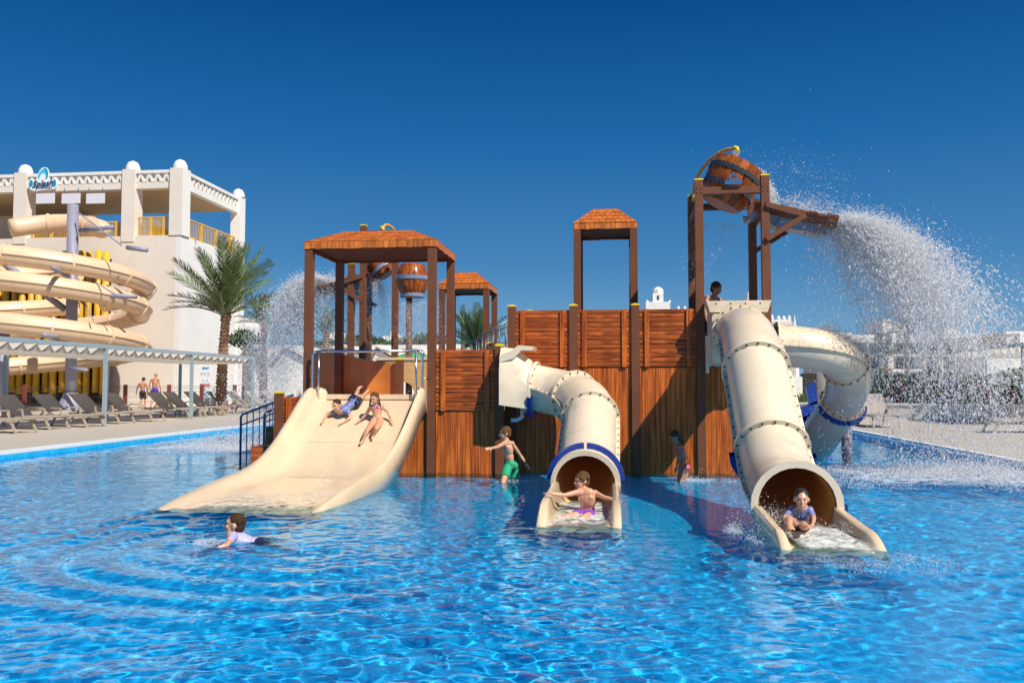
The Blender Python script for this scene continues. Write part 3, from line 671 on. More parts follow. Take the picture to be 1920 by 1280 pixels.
# rounded head of each bank
for x, s in ((-4.30, 1), (-2.72, -1)):
    b = MB(); b.lathe([(0.001, .17), (.05, .165), (.10, .14), (.125, .09), (.13, 0), (.13, -.25)], 16, Matrix.Translation((x+s*.04, 12.0, 1.05))@Matrix.Scale(1.1 if s > 0 else .45, 4, Vector((1, 0, 0)))); t.part('bank_head', b, M['cream'], smooth=True)
# ================================================================ TUBE SLIDES
def frames(path, n=8):
    P = spline(path, n); out = []
    for i, p in enumerate(P):
        a = P[max(0, i-1)]; c = P[min(len(P)-1, i+1)]; T = (c-a).normalized(); S = T.cross(Vector((0, 0, 1))).normalized(); U = S.cross(T); out.append((p, T, S, U))
    return out
def ring_pts(fr, r, n, a0=0, a1=2*math.pi, dt=0):
    p, T, S, U = fr; q = n if abs(a1-a0-2*math.pi) < 1e-6 else n+1
    return [p+T*dt+(S*math.cos(a0+(a1-a0)*k/n)+U*math.sin(a0+(a1-a0)*k/n))*r for k in range(q)]
def tube_slide(t, path, ring_idx, R=.335, RF=.385, n=8, seam=True, collars=(), strip=True, mouth=True, inner=None):
    fr = frames(path, n); N_ = 28
    idx = [i*n for i in ring_idx]
    for a, c in zip(idx[:-1], idx[1:]):
        b = MB(); b.sweep([ring_pts(f, R, N_) for f in fr[a:c+1]], closed_sec=True)
        b.cur = 1; b.sweep([ring_pts(f, R-.02, N_) for f in fr[a:c+1]], closed_sec=True)
        o = t.part('tube_section', b, [M['creamT'], M['tan']], smooth=True); RECV.append(o) if min(f[0].z for f in fr[a:c+1]) < .6 else None
        if strip:
            for an in (0.0, math.pi):
                b = MB(); secs_ = []
                for f in fr[a:c+1]:
                    p, T, S, U = f; d = S*math.cos(an)+U*math.sin(an); w = U*.012; secs_.append([p+d*(R-.01)+w, p+d*(RF-.01)+w, p+d*(RF-.01)-w, p+d*(R-.01)-w])
                b.sweep(secs_, closed_sec=True, caps=True); sm = t.part('side_flange', b, M['creamT'])
                b = MB(); L = 0; last = fr[a][0]
                for f in fr[a:c+1]:
                    p, T, S, U = f; L += (p-last).length; last = p
                    if L > .12:
                        L = 0; d = S*math.cos(an); b.lathe([(.011, -.018), (.011, .018), (0, .02)], 6, Matrix.Translation(p+d*(RF-.03))@U.to_track_quat('Z', 'Y').to_matrix().to_4x4())
                if b.v: t.part('bolts', b, M['bolt'], parent=None)
    for q, i in enumerate(idx):
        f = fr[i]
        if i == idx[-1] and mouth: rf = RF+.0; th = .035
        else: rf = RF; th = .022
        b = MB(); b.sweep([ring_pts(f, R-.01, N_, dt=-th), ring_pts(f, rf, N_, dt=-th), ring_pts(f, rf, N_, dt=th), ring_pts(f, R-.01, N_, dt=th)], closed_sec=True)
        o = t.part('flange_ring', b, M['creamT'], auto=40); RECV.append(o) if f[0].z < .6 else None
        b = MB()
        for k in range(18):
            a = 2*math.pi*(k+.5)/18; p, T, S, U = f; d = S*math.cos(a)+U*math.sin(a)
            for sg in (1, -1):
                b.lathe([(.013, 0), (.011, .012), (0, .014)], 6, Matrix.Translation(p+d*(R+.022)+T*(th*sg))@(T*sg).to_track_quat('Z', 'Y').to_matrix().to_4x4())
        if not (i == idx[-1] and mouth): t.part('bolts', b, M['bolt'])
    for i, a0, a1, dt in collars:
        f = fr[i*n]; segs = [(a0, a1)]
        if a1-a0 > 2.6: mid = (a0+a1)/2; segs = [(a0, mid-.04), (mid+.04, a1)]
        for s0, s1 in segs:
            b = MB(); k = 18; b.sweep([ring_pts(f, RF-.03, k, s0, s1, dt-.035), ring_pts(f, RF+.045, k, s0, s1, dt-.035), ring_pts(f, RF+.045, k, s0, s1, dt+.035), ring_pts(f, RF-.03, k, s0, s1, dt+.035), ring_pts(f, RF-.03, k, s0, s1, dt-.035)])
            t.part('blue_collar', b, M['blue'], auto=40)
    return fr
def trough(t, mouth, front, R, zr0, zr1, floor0, floor1, wf, left=(0, 0), right=(0, 0)):
    """open run-out: from the mouth ring to the lip. mouth/front: centre points; wf: outer half width at the front"""
    secs_ = []; m = 14; rw = .085
    for k in range(m+1):
        f = k/m; c = Vector(mouth).lerp(Vector(front), f); hw = R+.035+(wf-R-.035)*(f**1.3)
        zr = zr0+(zr1-zr0)*min(1, f/.62); fl = floor0+(floor1-floor0)*f
        if f > .62: g_ = (f-.62)/.38; zr = zr1-(zr1+.10)*(g_**2.6)
        fl = min(fl, zr-.03) if f < .9 else min(fl, zr-.01)
        x0, x1 = c.x-hw, c.x+hw; y = c.y; half = []
        def sd(x, s):
            return [Vector((x+s*.02, y, -.35)), Vector((x, y, zr-.10)), Vector((x+s*.004, y, zr-.02)), Vector((x+s*.02, y, zr)), Vector((x+s*(rw-.02), y, zr)), Vector((x+s*rw, y, zr-.02)), Vector((x+s*(rw+.015), y, zr*.5+fl*.5)), Vector((x+s*(rw+.07), y, fl+.03+(zr-fl)*.08)), Vector((x+s*(rw+.16), y, fl))]
        secs_.append(sd(x0, 1)+[Vector((c.x, y, fl-.012))]+sd(x1, -1)[::-1])
    b = MB(); b.sweep(secs_); o = t.part('run_out', b, M['cream'], auto=45); RECV.append(o)
    s = o.modifiers.new('thickness', 'SOLIDIFY'); s.thickness = .012; s.offset = -1
    return o
def entry_box(t, x0, x1, y0, y1, z0, z1):
    b = MB(); n = 10
    secs_ = []
    for k in range(n+1):   # slightly tapered rounded hood
        f = k/n; y = y1+(y0-y1)*f; ins = .03*f; r = .05
        X0, X1, Z0, Z1 = x0+ins, x1-ins, z0+ins, z1-ins*1.5
        poly = []
        for cx, cz, a in ((X1-r, Z1-r, 0), (X0+r, Z1-r, math.pi/2), (X0+r, Z0+r, math.pi), (X1-r, Z0+r, 1.5*math.pi)):
            for j in range(5): an = a+j*math.pi/8; poly.append(Vector((cx+r*math.cos(an), y, cz+r*math.sin(an))))
        secs_.append(poly)
    b.sweep(secs_, closed_sec=True, caps=True); t.part('entry_hood', b, M['creamT'], auto=45)
# right slide (the nearest), straight out of the wall
t3 = Thing('tube_slide', 'large cream tube slide coming down from the tall tower to the boy at its mouth', 'tube slide', (1.6, 10, 0), 'tube slides')
P3 = [(1.74, 12.28, 1.98), (1.73, 11.95, 1.97), (1.70, 11.35, 1.92), (1.65, 10.6, 1.74), (1.60, 9.9, 1.42), (1.60, 9.45, 1.02), (1.60, 9.0, .60), (1.58, 8.45, .34), (1.56, 7.95, .245), (1.55, 7.6, .225)]
tube_slide(t3, P3, [1, 4, 6, 9], collars=((6, math.pi*1.02, math.pi*1.98, .06), (9, math.pi*1.0, math.pi*1.30, -.075)))
b = MB(); hx = aY(1325, 570, 12.15).x; hx1 = aY(1436, 570, 12.15).x
b.box(1.30, 2.12, 12.14, 12.40, 1.50, 2.30); 
entry_box(t3, 1.33, 2.10, 12.02, 12.38, 1.52, 2.28)
b = MB(); b.prism([(1.29, 2.30), (1.32, 2.38), (1.28, 2.40), (2.16, 2.40), (2.12, 2.38), (2.15, 2.30)][:0] or [(1.34, 2.26), (2.12, 2.26), (2.17, 2.42), (1.29, 2.42)], .34, Matrix.Translation((0, 12.06, 0))); t3.part('entry_lip', b, M['creamT'])
b = MB()
for k in range(4): b.lathe([(.013, 0), (0, .012)], 6, Matrix.Translation((1.42+k*.2, 12.06, 2.38))@Matrix.Rotation(math.pi/2, 4, 'X'))
t3.part('bolts', b, M['bolt'])
b = MB(); b.box(1.30, 1.345, 12.3, 12.38, 1.42, 1.95); t3.part('entry_side', b, M['creamT'])
trough(t3, (1.55, 7.58, 0), (1.66, 6.72, 0), .335, .225, .13, -.03, -.05, .40)
# middle slide, leaving the low platform sideways
t2 = Thing('tube_slide', 'shorter cream tube slide bending from the low platform to the middle of the pool', 'tube slide', (-.6, 10, 0), 'tube slides')
P2 = [(-1.52, 12.02, 1.30), (-1.13, 12.0, 1.22), (-.82, 11.93, 1.16), (-.53, 11.68, 1.09), (-.36, 11.25, 1.0), (-.29, 10.75, .84), (-.29, 10.2, .58), (-.295, 9.6, .33), (-.30, 9.12, .215)]
tube_slide(t2, P2, [1, 3, 5, 8], R=.325, RF=.37, collars=((8, .06, math.pi-.06, -.075), (1, math.pi*1.12, math.pi*1.9, .06), (3, math.pi*1.02, math.pi*1.6, .06)))
# angular hood joining the platform
hood = MB(); secs_ = []
for x, prof in ((-1.56, [(11.62, .98), (11.62, 1.45), (11.70, 1.66), (11.82, 1.78), (12.25, 1.78), (12.38, 1.5), (12.38, .98)]), (-1.34, [(11.62, .95), (11.62, 1.40), (11.72, 1.66), (11.84, 1.76), (12.22, 1.76), (12.36, 1.45), (12.36, .95)]),
                (-1.13, [(11.72, .92), (11.64, 1.2), (11.72, 1.44), (11.90, 1.58), (12.12, 1.58), (12.30, 1.40), (12.28, .95)])):
    secs_.append([Vector((x, y, z)) for y, z in prof])
hood.sweep(secs_, closed_sec=True, caps=True); t2.part('entry_hood', hood, M['creamT'], auto=25)
b = MB(); b.prism([(-1.56, 1.66), (-1.40, 1.72), (-1.30, 1.80), (-1.08, 1.78), (-1.10, 1.73), (-1.26, 1.73), (-1.36, 1.62), (-1.56, 1.56)], .5, Matrix.Translation((0, 11.66, 0))); t2.part('entry_lip', b, M['creamT'])
trough(t2, (-.30, 9.10, 0), (-.315, 7.52, 0), .325, .235, .19, -.03, -.05, .385)
b = MB(); b.tube([(-1.28, 12.0, .93), (-1.28, 12.0, .80), (-1.36, 12.0, .76), (-1.44, 12.0, .76)], .03, 8); t2.part('drain_pipe', b, M['plastic_w'], smooth=True)
# third slide behind the tower
t4 = Thing('tube_slide', 'cream tube slide curling behind the tall tower down to the pool, blue collars', 'tube slide', (3.3, 13.6, 0), 'tube slides')
P4 = [(2.24, 13.05, 1.86), (2.40, 13.05, 1.84), (2.85, 13.05, 1.80), (3.22, 13.15, 1.71), (3.50, 13.42, 1.53), (3.64, 13.82, 1.27), (3.64, 14.25, .98), (3.54, 14.6, .68), (3.42, 14.95, .34), (3.32, 15.25, .10)]
tube_slide(t4, P4, [1, 4, 6, 9], R=.31, RF=.355, collars=((6, math.pi*1.05, math.pi*1.95, .06), (9, math.pi*1.05, math.pi*1.95, -.03)), mouth=False)
b = MB(); b.tube([(3.80, 14.62, FLOOR), (3.80, 14.62, .72)], .085, 16); o = t4.part('support_pole', b, M['lav'], smooth=True); RECV.append(o)
b = MB(); b.box(3.70, 3.90, 14.5, 14.74, .66, .76); t4.part('pole_bracket', b, M['steel'])
# blue dolphin-tail blades behind it
bl = Thing('blue_spray_toy', 'blue winged water toy beyond the curling tube slide', 'water toy', (3.1, 17, 0))
for pts in ([(1500, 765), (1530, 752), (1545, 757), (1520, 778)], [(1512, 725), (1528, 716), (1534, 755), (1519, 760)], [(1490, 772), (1510, 770), (1520, 788), (1497, 792)], [(1496, 785), (1514, 778), (1508, 802), (1494, 806)]):
    P = [aY(u, v, 16.8) for u, v in pts]; b = MB(); b.add([p for p in P]+[p+Vector((0, .14, 0)) for p in P], [(0,1,2,3),(7,6,5,4),(0,4,5,1),(1,5,6,2),(2,6,7,3),(3,7,4,0)]); bl.part('blade', b, M['blue'])
b = MB(); p = aY(1520, 770, 16.9); b.tube([(p.x, 16.9, -.5), (p.x, 16.9, p.z)], .06, 10); bl.part('stem', b, M['blue'], smooth=True)
# ================================================================ HOTEL ON THE LEFT
HY = 42.5; HX = -22.72
def hz_(v, u=350): return aY(u, v, HY).z
t = Thing('hotel_building', 'big white hotel block, shade painted into its cream front, with open roof terrace and zigzag frieze', 'building', (-28, 46, 0))
zt, zfr1, zfr0, zb, zfl = hz_(318), hz_(322), hz_(338), hz_(350), hz_(440)
HYE = 49.8
b = MB(); b.box(-48, HX-.3, HY+.05, HYE, 0, zfl); t.part('wall', b, M['cream_r'])  # front toned darker than the side: grazing sun put into the colour
b = MB(); b.box(HX-.3, HX-.02, HY+.051, HYE, 0, zfl+.001); t.part('side_wall', b, M['white'])  # same building in a brighter tone, fuller sunlight put into the colour
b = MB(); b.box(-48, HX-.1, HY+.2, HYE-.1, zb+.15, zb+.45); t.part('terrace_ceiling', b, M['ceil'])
pxs = [aY(37, 380, HY).x, aY(240, 380, HY).x, HX-.32]; W = .74
pxs = [pxs[0]-5.6]+pxs
for i, x in enumerate(pxs):
    w = W
    b = MB(); b.box(x-w/2, x+w/2, HY, HY+.8, zfl-.01 if i == 3 else zfl-.3, zt+.12); t.part('pillar', b, M['cream_r'] if i < 3 else M['cream_r'])
    b = MB(); z = zt+.12; r = w/2
    b.lathe([(r*1.04, 0), (r*1.04, .10), (r*.92, .28), (r*.66, .45), (.001, .56)], 12, Matrix.Translation((x, HY+.4, z))); t.part('pillar_cap', b, M['white'], auto=40)
b = MB(); b.box(HX-.5, HX+.1, HYE-.4, HYE+.35, 0, zt+.12); t.part('pillar', b, M['white'])
b = MB(); b.lathe([(.38, 0), (.38, .1), (.34, .28), (.24, .45), (.001, .56)], 12, Matrix.Translation((HX-.2, HYE, zt+.12))); t.part('pillar_cap', b, M['white'], auto=40)
b = MB(); b.box(HX-.66, HX+.065, HY+.02, HY+.82, zfl-.01, zt+.118); t.part('corner_pillar', b, M['white'])
ends = [-48]+[x for x in pxs]
for i in range(len(pxs)):
    x0 = (pxs[i-1]+W/2) if i else -48; x1 = pxs[i]-W/2
    b = MB(); b.box(x0, x1, HY+.12, HY+.55, zb, zfr0); t.part('beam', b, M['cream_r'])
    b = MB(); b.box(x0, x1, HY+.06, HY+.58, zfr1, zt+.05); t.part('parapet_coping', b, M['white'])
    b = MB(); b.box(x0, x1, HY+.24, HY+.50, zfr0, zfr1); t.part('frieze_back', b, M['cream_r'])
    n = max(2, round((x1-x0)/.45)); s = (x1-x0)/n
    for k in range(n):
        b = MB(); xa = x0+k*s; h = zfr1-zfr0
        b.prism([(xa, zfr0), (xa+.12, zfr0), (xa+s/2, zfr1-.17), (xa+s-.12, zfr0), (xa+s, zfr0), (xa+s/2+.06, zfr1), (xa+s/2-.06, zfr1)], .14, Matrix.Translation((0, HY+.10, 0))); t.part('zigzag', b, M['white'])
# side of the same frieze
b = MB(); b.box(HX-.4, HX-.05, HY+.8, HYE-.4, zb, zfr0); t.part('beam', b, M['white'])
b = MB(); b.box(HX-.4, HX, HY+.8, HYE-.4, zfr1, zt+.05); t.part('parapet_coping', b, M['white'])
b = MB(); b.box(HX-.4, HX-.3, HY+.8, HYE-.4, zfr0, zfr1); t.part('frieze_back', b, M['cream_r'])
n = 13; s = (HYE-.4-HY-.8)/n
for k in range(n):
    b = MB(); ya = HY+.8+k*s
    b.prism([(0, zfr0), (.11, zfr0), (s/2, zfr1-.16), (s-.11, zfr0), (s, zfr0), (s/2+.06, zfr1), (s/2-.06, zfr1)], .2, Matrix.Translation((HX-.08, ya, 0))@Matrix.Rotation(math.pi/2, 4, 'Z')); t.part('zigzag', b, M['white'])
# terrace railings in mustard
def railing(t, a, c, z0, z1, n):
    a = Vector(a); c = Vector(c); b = MB()
    b.bar(a+Vector((0,0,z1)), c+Vector((0,0,z1)), .07); b.bar(a+Vector((0,0,z0)), c+Vector((0,0,z0)), .06); r = t.part('terrace_railing', b, M['yrail'])
    for k in range(1, n):
        q = a.lerp(c, k/n); b = MB(); w = .12 if k % 10 == 0 else .026; b.box(q.x-w/2, q.x+w/2, q.y-w/2, q.y+w/2, z0, z1); t.part('bar', b, M['yrail'], parent=r)
railing(t, (pxs[2]+W/2, HY+.4, 0), (pxs[3]-W/2, HY+.4, 0), zfl+.05, hz_(403), 27)
railing(t, (HX-.2, HY+.85, 0), (HX-.2, HYE-.4, 0), zfl+.05, hz_(403), 34)
railing(t, (pxs[1]+W/2, HY+.4, 0), (pxs[2]-W/2, HY+.4, 0), zfl+.05, hz_(410), 44)
b = MB(); b.box(aY(185, 420, HY).x, pxs[2]-W/2, HY+1.6, HY+1.65, zfl+.01, hz_(404)); t.part('glass_screen', b, M['glass_refl'])
b = MB(); b.box(-48, pxs[1], HYE-.5, HYE-.3, zfl+.01, zb+.14); t.part('back_wall', b, M['cream_r'])
b = MB(); b.add([(pxs[2]+.5, HY+1.5, zfl+.9), (pxs[2]+3.2, HY+1.5, zfl+.02), (pxs[2]+3.2, HY+1.6, zfl+.02), (pxs[2]+.5, HY+1.6, zfl+.9), (pxs[2]+.5, HY+1.5, zfl+.01), (pxs[2]+.5, HY+1.6, zfl+.01)], [(0,1,4),(3,5,2),(0,3,2,1),(0,4,5,3)]); t.part('stair_side', b, M['yrail'])
# windows with raised white surrounds
for (u0, v0, u1, v1) in ((248, 500, 272, 552), (248, 616, 272, 655)):
    a = aY(u0, v0, HY+.22); c = aY(u1, v1, HY+.22)
    b = MB(); w = .26
    b.box(a.x-w, c.x+w, HY+.08, HY+.25, a.z, a.z+w); b.box(a.x-w, c.x+w, HY+.02, HY+.25, c.z-w, c.z); b.box(a.x-w, a.x, HY+.08, HY+.25, c.z, a.z); b.box(c.x, c.x+w, HY+.08, HY+.25, c.z, a.z)
    f = t.part('window', b, M['white']); b = MB(); b.box(a.x, c.x, HY+.235, HY+.249, c.z, a.z); t.part('pane', b, M['glassd'], parent=f)
# three blank panels hung under the beam
for u in (84, 132, 178):
    g_ = Thing('hanging_panel', 'blank white panel under the hotel roof beam, '+{84: 'left one of three', 132: 'middle of three', 178: 'right one of three'}[u], 'panel', aY(u, 372, HY), 'blank panels under the roof beam')
    a = aY(u-16, 363, HY-.05); c = aY(u+17, 381, HY-.05); b = MB(); b.box(a.x, c.x, HY-.06, HY+.03, c.z, a.z); g_.part('panel_face', b, M['plastic_w'])
    b = MB(); b.box(a.x+.1, a.x+.14, HY-.02, HY+.0, a.z, a.z+.3); b2 = MB(); b2.box(c.x-.14, c.x-.1, HY-.02, HY, a.z, a.z+.3); g_.part('hanger', b, M['steel']); g_.part('hanger', b2, M['steel'])
# ---- the sign
M['s_white'] = mat('sign_white', (.85, .88, .9), .4); M['s_navy'] = mat('sign_navy', (.01, .06, .16), .4); M['s_teal'] = mat('sign_teal', (.01, .30, .48), .4); M['s_cyan'] = mat('sign_cyan', (.06, .55, .70), .4)
def text_mesh(name, body, size, depth, m, shear=0, bold=0):
    cu = bpy.data.curves.new(name, 'FONT'); cu.body = body; cu.size = size; cu.extrude = depth; cu.shear = shear; cu.align_x = 'CENTER'; cu.align_y = 'CENTER'; cu.offset = bold
    o = bpy.data.objects.new(name, cu); COL.objects.link(o); dg = bpy.context.evaluated_depsgraph_get(); me = bpy.data.meshes.new_from_object(o.evaluated_get(dg)); bpy.data.objects.remove(o); me.materials.clear(); me.materials.append(m); return me
def make_sign(name, label, c, S, yv, group=None, water=True):
    g_ = Thing(name, label, 'sign', c)
    def P(x, z): return (c[0]+x*S, c[2]+z*S)
    def blob(pts, y, th, m, nm):
        b = MB(); sp = spline([Vector((p[0], 0, p[1])) for p in pts+[pts[0]]], 4)[:-1]; b.prism([P(p.x, p.z) for p in sp], th, Matrix.Translation((0, y, 0))); return g_.part(nm, b, m)
    blob([(-1.0, -.18), (-.95, .12), (-.78, .28), (-.62, .10), (-.45, .22), (-.36, .55), (-.12, .92), (.22, 1.0), (.42, .72), (.40, .30), (.62, .16), (.80, .36), (.98, .10), (1.0, -.22), (.80, -.42), (.1, -.47), (-.5, -.52), (-.82, -.40)], yv, .05, M['s_white'], 'sign_board')
    blob([(-.94, -.12), (-.88, .12), (-.72, .20), (-.66, -.02), (-.74, -.22), (-.88, -.26)], yv-.012, .012, M['s_teal'], 'wave')
    blob([(-.34, .28), (-.28, .58), (-.08, .84), (.18, .92), (.34, .70), (.33, .42), (.20, .22), (.22, .48), (.10, .62), (-.06, .60), (-.16, .46), (-.22, .30)], yv-.012, .012, M['s_cyan'], 'wave')
    blob([(.08, .93), (.22, .95), (.38, .70), (.36, .36), (.28, .22), (.30, .50), (.24, .74)], yv-.020, .008, M['s_teal'], 'wave')
    blob([(.70, .02), (.80, .20), (.93, .10), (.94, -.16), (.84, -.30), (.72, -.20), (.80, -.06)], yv-.012, .012, M['s_teal'], 'wave')
    o = link('lettering', text_mesh('lettering', 'Splash', .58*S, .01, M['s_navy'], .35, .012*S), g_.o, Vector((c[0]+.02*S, yv-.03, c[2]-.08*S))-g_.loc); o.rotation_euler = (math.pi/2, -.06, 0)
    if water:
        o = link('lettering', text_mesh('lettering', 'WATER WORLD', .135*S, .006, M['s_navy']), g_.o, Vector((c[0]+.18*S, yv-.02, c[2]-.35*S))-g_.loc); o.rotation_euler = (math.pi/2, 0, 0)
    return g_
sc_ = aY(80, 343, HY-.1); make_sign('hotel_sign', 'blue wave logo sign on the hotel roof beam reading Splash Water World', sc_, .84, HY-.12)
# ================================================================ MUSTARD PIPE SCREEN
t = Thing('pipe_screen', 'mustard yellow screen of upright pipes in front of the hotel', 'screen', (-30, 41.6, 0))
x1 = aY(203, 600, 41.7).x; b = MB(); b.tube([(0, 0, -3.3), (0, 0, 3.3)], .17, 10); pm = b.mesh('pipe', M['ytube'], smooth=True)
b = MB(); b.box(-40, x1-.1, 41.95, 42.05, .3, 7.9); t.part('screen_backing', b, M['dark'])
for k in range(30):
    x = x1-.2-k*.47; z = 4.6 if k % 2 else 4.5
    o = t.piece('pipe', pm, (x, 41.7+(.08 if k % 2 else 0), z)); o.scale = (1, 1, 1.13)
# ================================================================ SPIRAL SLIDES
CX, CY = aY(62, 600, 36).x, 36.2
def helix(label, R0, a0, a1, z0, z1, rt, name='spiral_slide'):
    t = Thing(name, label, 'spiral slide', (CX, CY, 0), 'peach spiral slides'); n = int(abs(a1-a0)/(math.pi/24)); S = []
    def P(a):
        f = (a-a0)/(a1-a0); return Vector((CX+R0*math.cos(a), CY+R0*.92*math.sin(a), z0+(z1-z0)*f))
    per = 4; k = 0; N_ = 14
    while k < n:
        b = MB(); secs = []
        for j in range(per+1):
            a = a0+(a1-a0)*min(n, k+j)/n; p = P(a); T = (P(a+.01)-P(a-.01)).normalized(); Sd = T.cross(Vector((0,0,1))).normalized(); U = Sd.cross(T)
            prof = [(-1, .04), (-.93, .40), (-.72, .72), (-.38, .95), (0, 1.0), (.38, .95), (.72, .72), (.93, .40), (1, .04), (1.12, .04), (1.12, -.04), (1, -.04), (.9, -.45), (.66, -.78), (.34, -.96), (0, -1), (-.34, -.96), (-.66, -.78), (-.9, -.45), (-1, -.04), (-1.12, -.04), (-1.12, .04)]
            secs.append([p+Sd*(x*rt)+U*(y*rt) for x, y in prof])
        b.sweep(secs, closed_sec=True); t.part('slide_section', b, M['spiral'], auto=50)
        b = MB(); a = a0+(a1-a0)*k/n; p = P(a); T = (P(a+.01)-P(a-.01)).normalized(); Sd = T.cross(Vector((0,0,1))).normalized(); U = Sd.cross(T); m = 20
        rr = [[p+T*d+(Sd*math.cos(2*math.pi*q/m)*1.0+U*math.sin(2*math.pi*q/m))*r for q in range(m)] for d, r in ((-.05, rt*.97), (-.05, rt*1.12), (.05, rt*1.12), (.05, rt*.97))]
        b.sweep(rr, closed_sec=True); t.part('joint_ring', b, M['spiral'], auto=40); k += per
    return t
R_ = 4.55
def zc(v, D=32.0): return CAMH+(722-v)/1600*D
# angle 0 = +X (right), -pi/2 = near side
def hz2(z0, a): return z0-2.8*(a+math.pi/2)/(2*math.pi)
a0, a1 = -math.pi*1.08, math.pi*.46
hA = helix('upper peach spiral slide curling highest round the lavender column', R_+.15, a0, a1, hz2(6.75, a0), hz2(6.75, a1), .43)
a0, a1 = -math.pi*1.45, math.pi*.9
hB = helix('middle peach spiral slide, the long turn crossing in front of the column', R_-.0, a0, a1, hz2(5.7, a0), hz2(5.7, a1), .43)
a0, a1 = math.pi*.56, math.pi*2.9
hC = helix('lower peach spiral slide just above the sun sails', R_+.0, a0, a1, hz2(6.75, a0), hz2(6.75, a1), .44)
t = Thing('spiral_slide', 'short top end of a peach slide behind the lavender column', 'spiral slide', (CX, 40, 0), 'peach spiral slides')
P_ = [aY(20, 428, 39), aY(80, 420, 40), aY(140, 419, 40.5), aY(185, 428, 40), aY(196, 436, 39.6)]; q_ = spline(P_, 5); b = MB(); b.tube(q_, [.46]*(len(q_)-4)+[.44, .38, .28, .05], 18); t.part('slide_section', b, M['spiral'], smooth=True)
for k in (6, 13): b = MB(); d_ = (q_[k+1]-q_[k]).normalized()*.05; b.tube([q_[k]-d_, q_[k]+d_], .52, 18); t.part('joint_ring', b, M['spiral'], auto=40)
t = Thing('slide_mast', 'lavender grey steel column holding the peach spiral slides', 'column', (aY(130, 640, 35).x, 35, 0))
mx_ = t.loc.x; b = MB(); b.tube([(mx_+.15, 35, DZ), (mx_, 35, aY(140, 384, 35).z)], .235, 18); t.part('mast', b, M['lav'], smooth=True)
b = MB(); b.lathe([(.55, 0), (.52, .25), (.30, .8)], 16, Matrix.Translation((mx_+.15, 35, DZ))); t.part('mast_foot', b, M['lav'])
def arm(u0, v0, u1, v1, Y0, Y1, r=.10): b = MB(); b.tube([aY(u0, v0, Y0), aY(u1, v1, Y1)], r, 8); t.part('arm', b, M['lav'], smooth=True)
arm(0, 488, 122, 580, 33, 35, .15); arm(0, 478, 60, 492, 32.5, 32.5); arm(150, 432, 212, 426, 34.8, 34.2); arm(238, 464, 276, 469, 34, 34); arm(0, 542, 122, 542, 34.5, 34.9); arm(132, 550, 255, 556, 34.8, 34.5); arm(100, 502, 128, 518, 32, 34.5); arm(82, 628, 128, 634, 31.5, 34.5); arm(130, 690, 163, 694, 34, 33.5, .08); arm(10, 490, 105, 495, 34, 34.9, .12)
for (a, c) in (((146, 398), (228, 460)), ((150, 510), (222, 556)), ((38, 538), (110, 508)), ((152, 555), (175, 600))):
    b = MB(); b.tube([aY(*a, 34.6), aY(*c, 33.6)], .03, 6); t.part('cable', b, M['lav'])
t = Thing('slide_mast', 'second lavender steel column at the left picture edge', 'column', (aY(6, 640, 34).x, 34, 0))
b = MB(); b.tube([(t.loc.x, 34, DZ), (t.loc.x, 34, zc(600))], .26, 16); t.part('mast', b, M['lav'], smooth=True)
# ================================================================ SUN SAIL PERGOLA
def pergola(label, X0, X1, ys, zf, front_u=None, group='sun sail pergolas', n=9):
    t = Thing('sail_pergola', label, 'pergola', ((X0+X1)/2, ys[0], DZ), group)
    for X in (X0, X1):
        b = MB(); b.box(X-.05, X+.05, ys[0]-.1, ys[-1]+.1, zf-.05, zf+.05); t.part('long_beam', b, M['pergola'])
        for y in ys: b = MB(); b.box(X-.045, X+.045, y-.045, y+.045, DZ, zf-.05); t.part('post', b, M['pergola'])
    for y in ys: b = MB(); b.box(min(X0, X1)+.05, max(X0, X1)-.05, y-.04, y+.04, zf-.045, zf+.045); t.part('cross_beam', b, M['pergola'])
    for a, c in zip(ys[:-1], ys[1:]):
        b = MB(); m = n*8; secs = []
        for k in range(m+1):
            y = a+.15+(c-a-.3)*k/m; ph = abs(math.sin(math.pi*k/8)); z = zf-.03-.20*ph
            secs.append([Vector((X0+(X1-X0)*f, y, z-.02*math.sin(f*math.pi))) for f in (.04, .25, .5, .75, .96)])
        b.sweep(secs); t.part('sail', b, M['sailw'], smooth=True)
        for k in range(n+1):
            y = a+.15+(c-a-.3)*k/n; b = MB(); b.tube([(X0, y, zf-.03), (X1, y, zf-.03)], .012, 5); t.part('sail_batten', b, M['pergola'])
    return t
pergola('long pergola with white sun sails above the loungers on the left', -13.75, -16.7, [12.2, 17.0, 21.8, 26.6, 31.4], 2.30)
pergola('pergola with white sun sails on the right beyond the spray', 11.0, 14.2, [24.5, 29.3], 2.35)
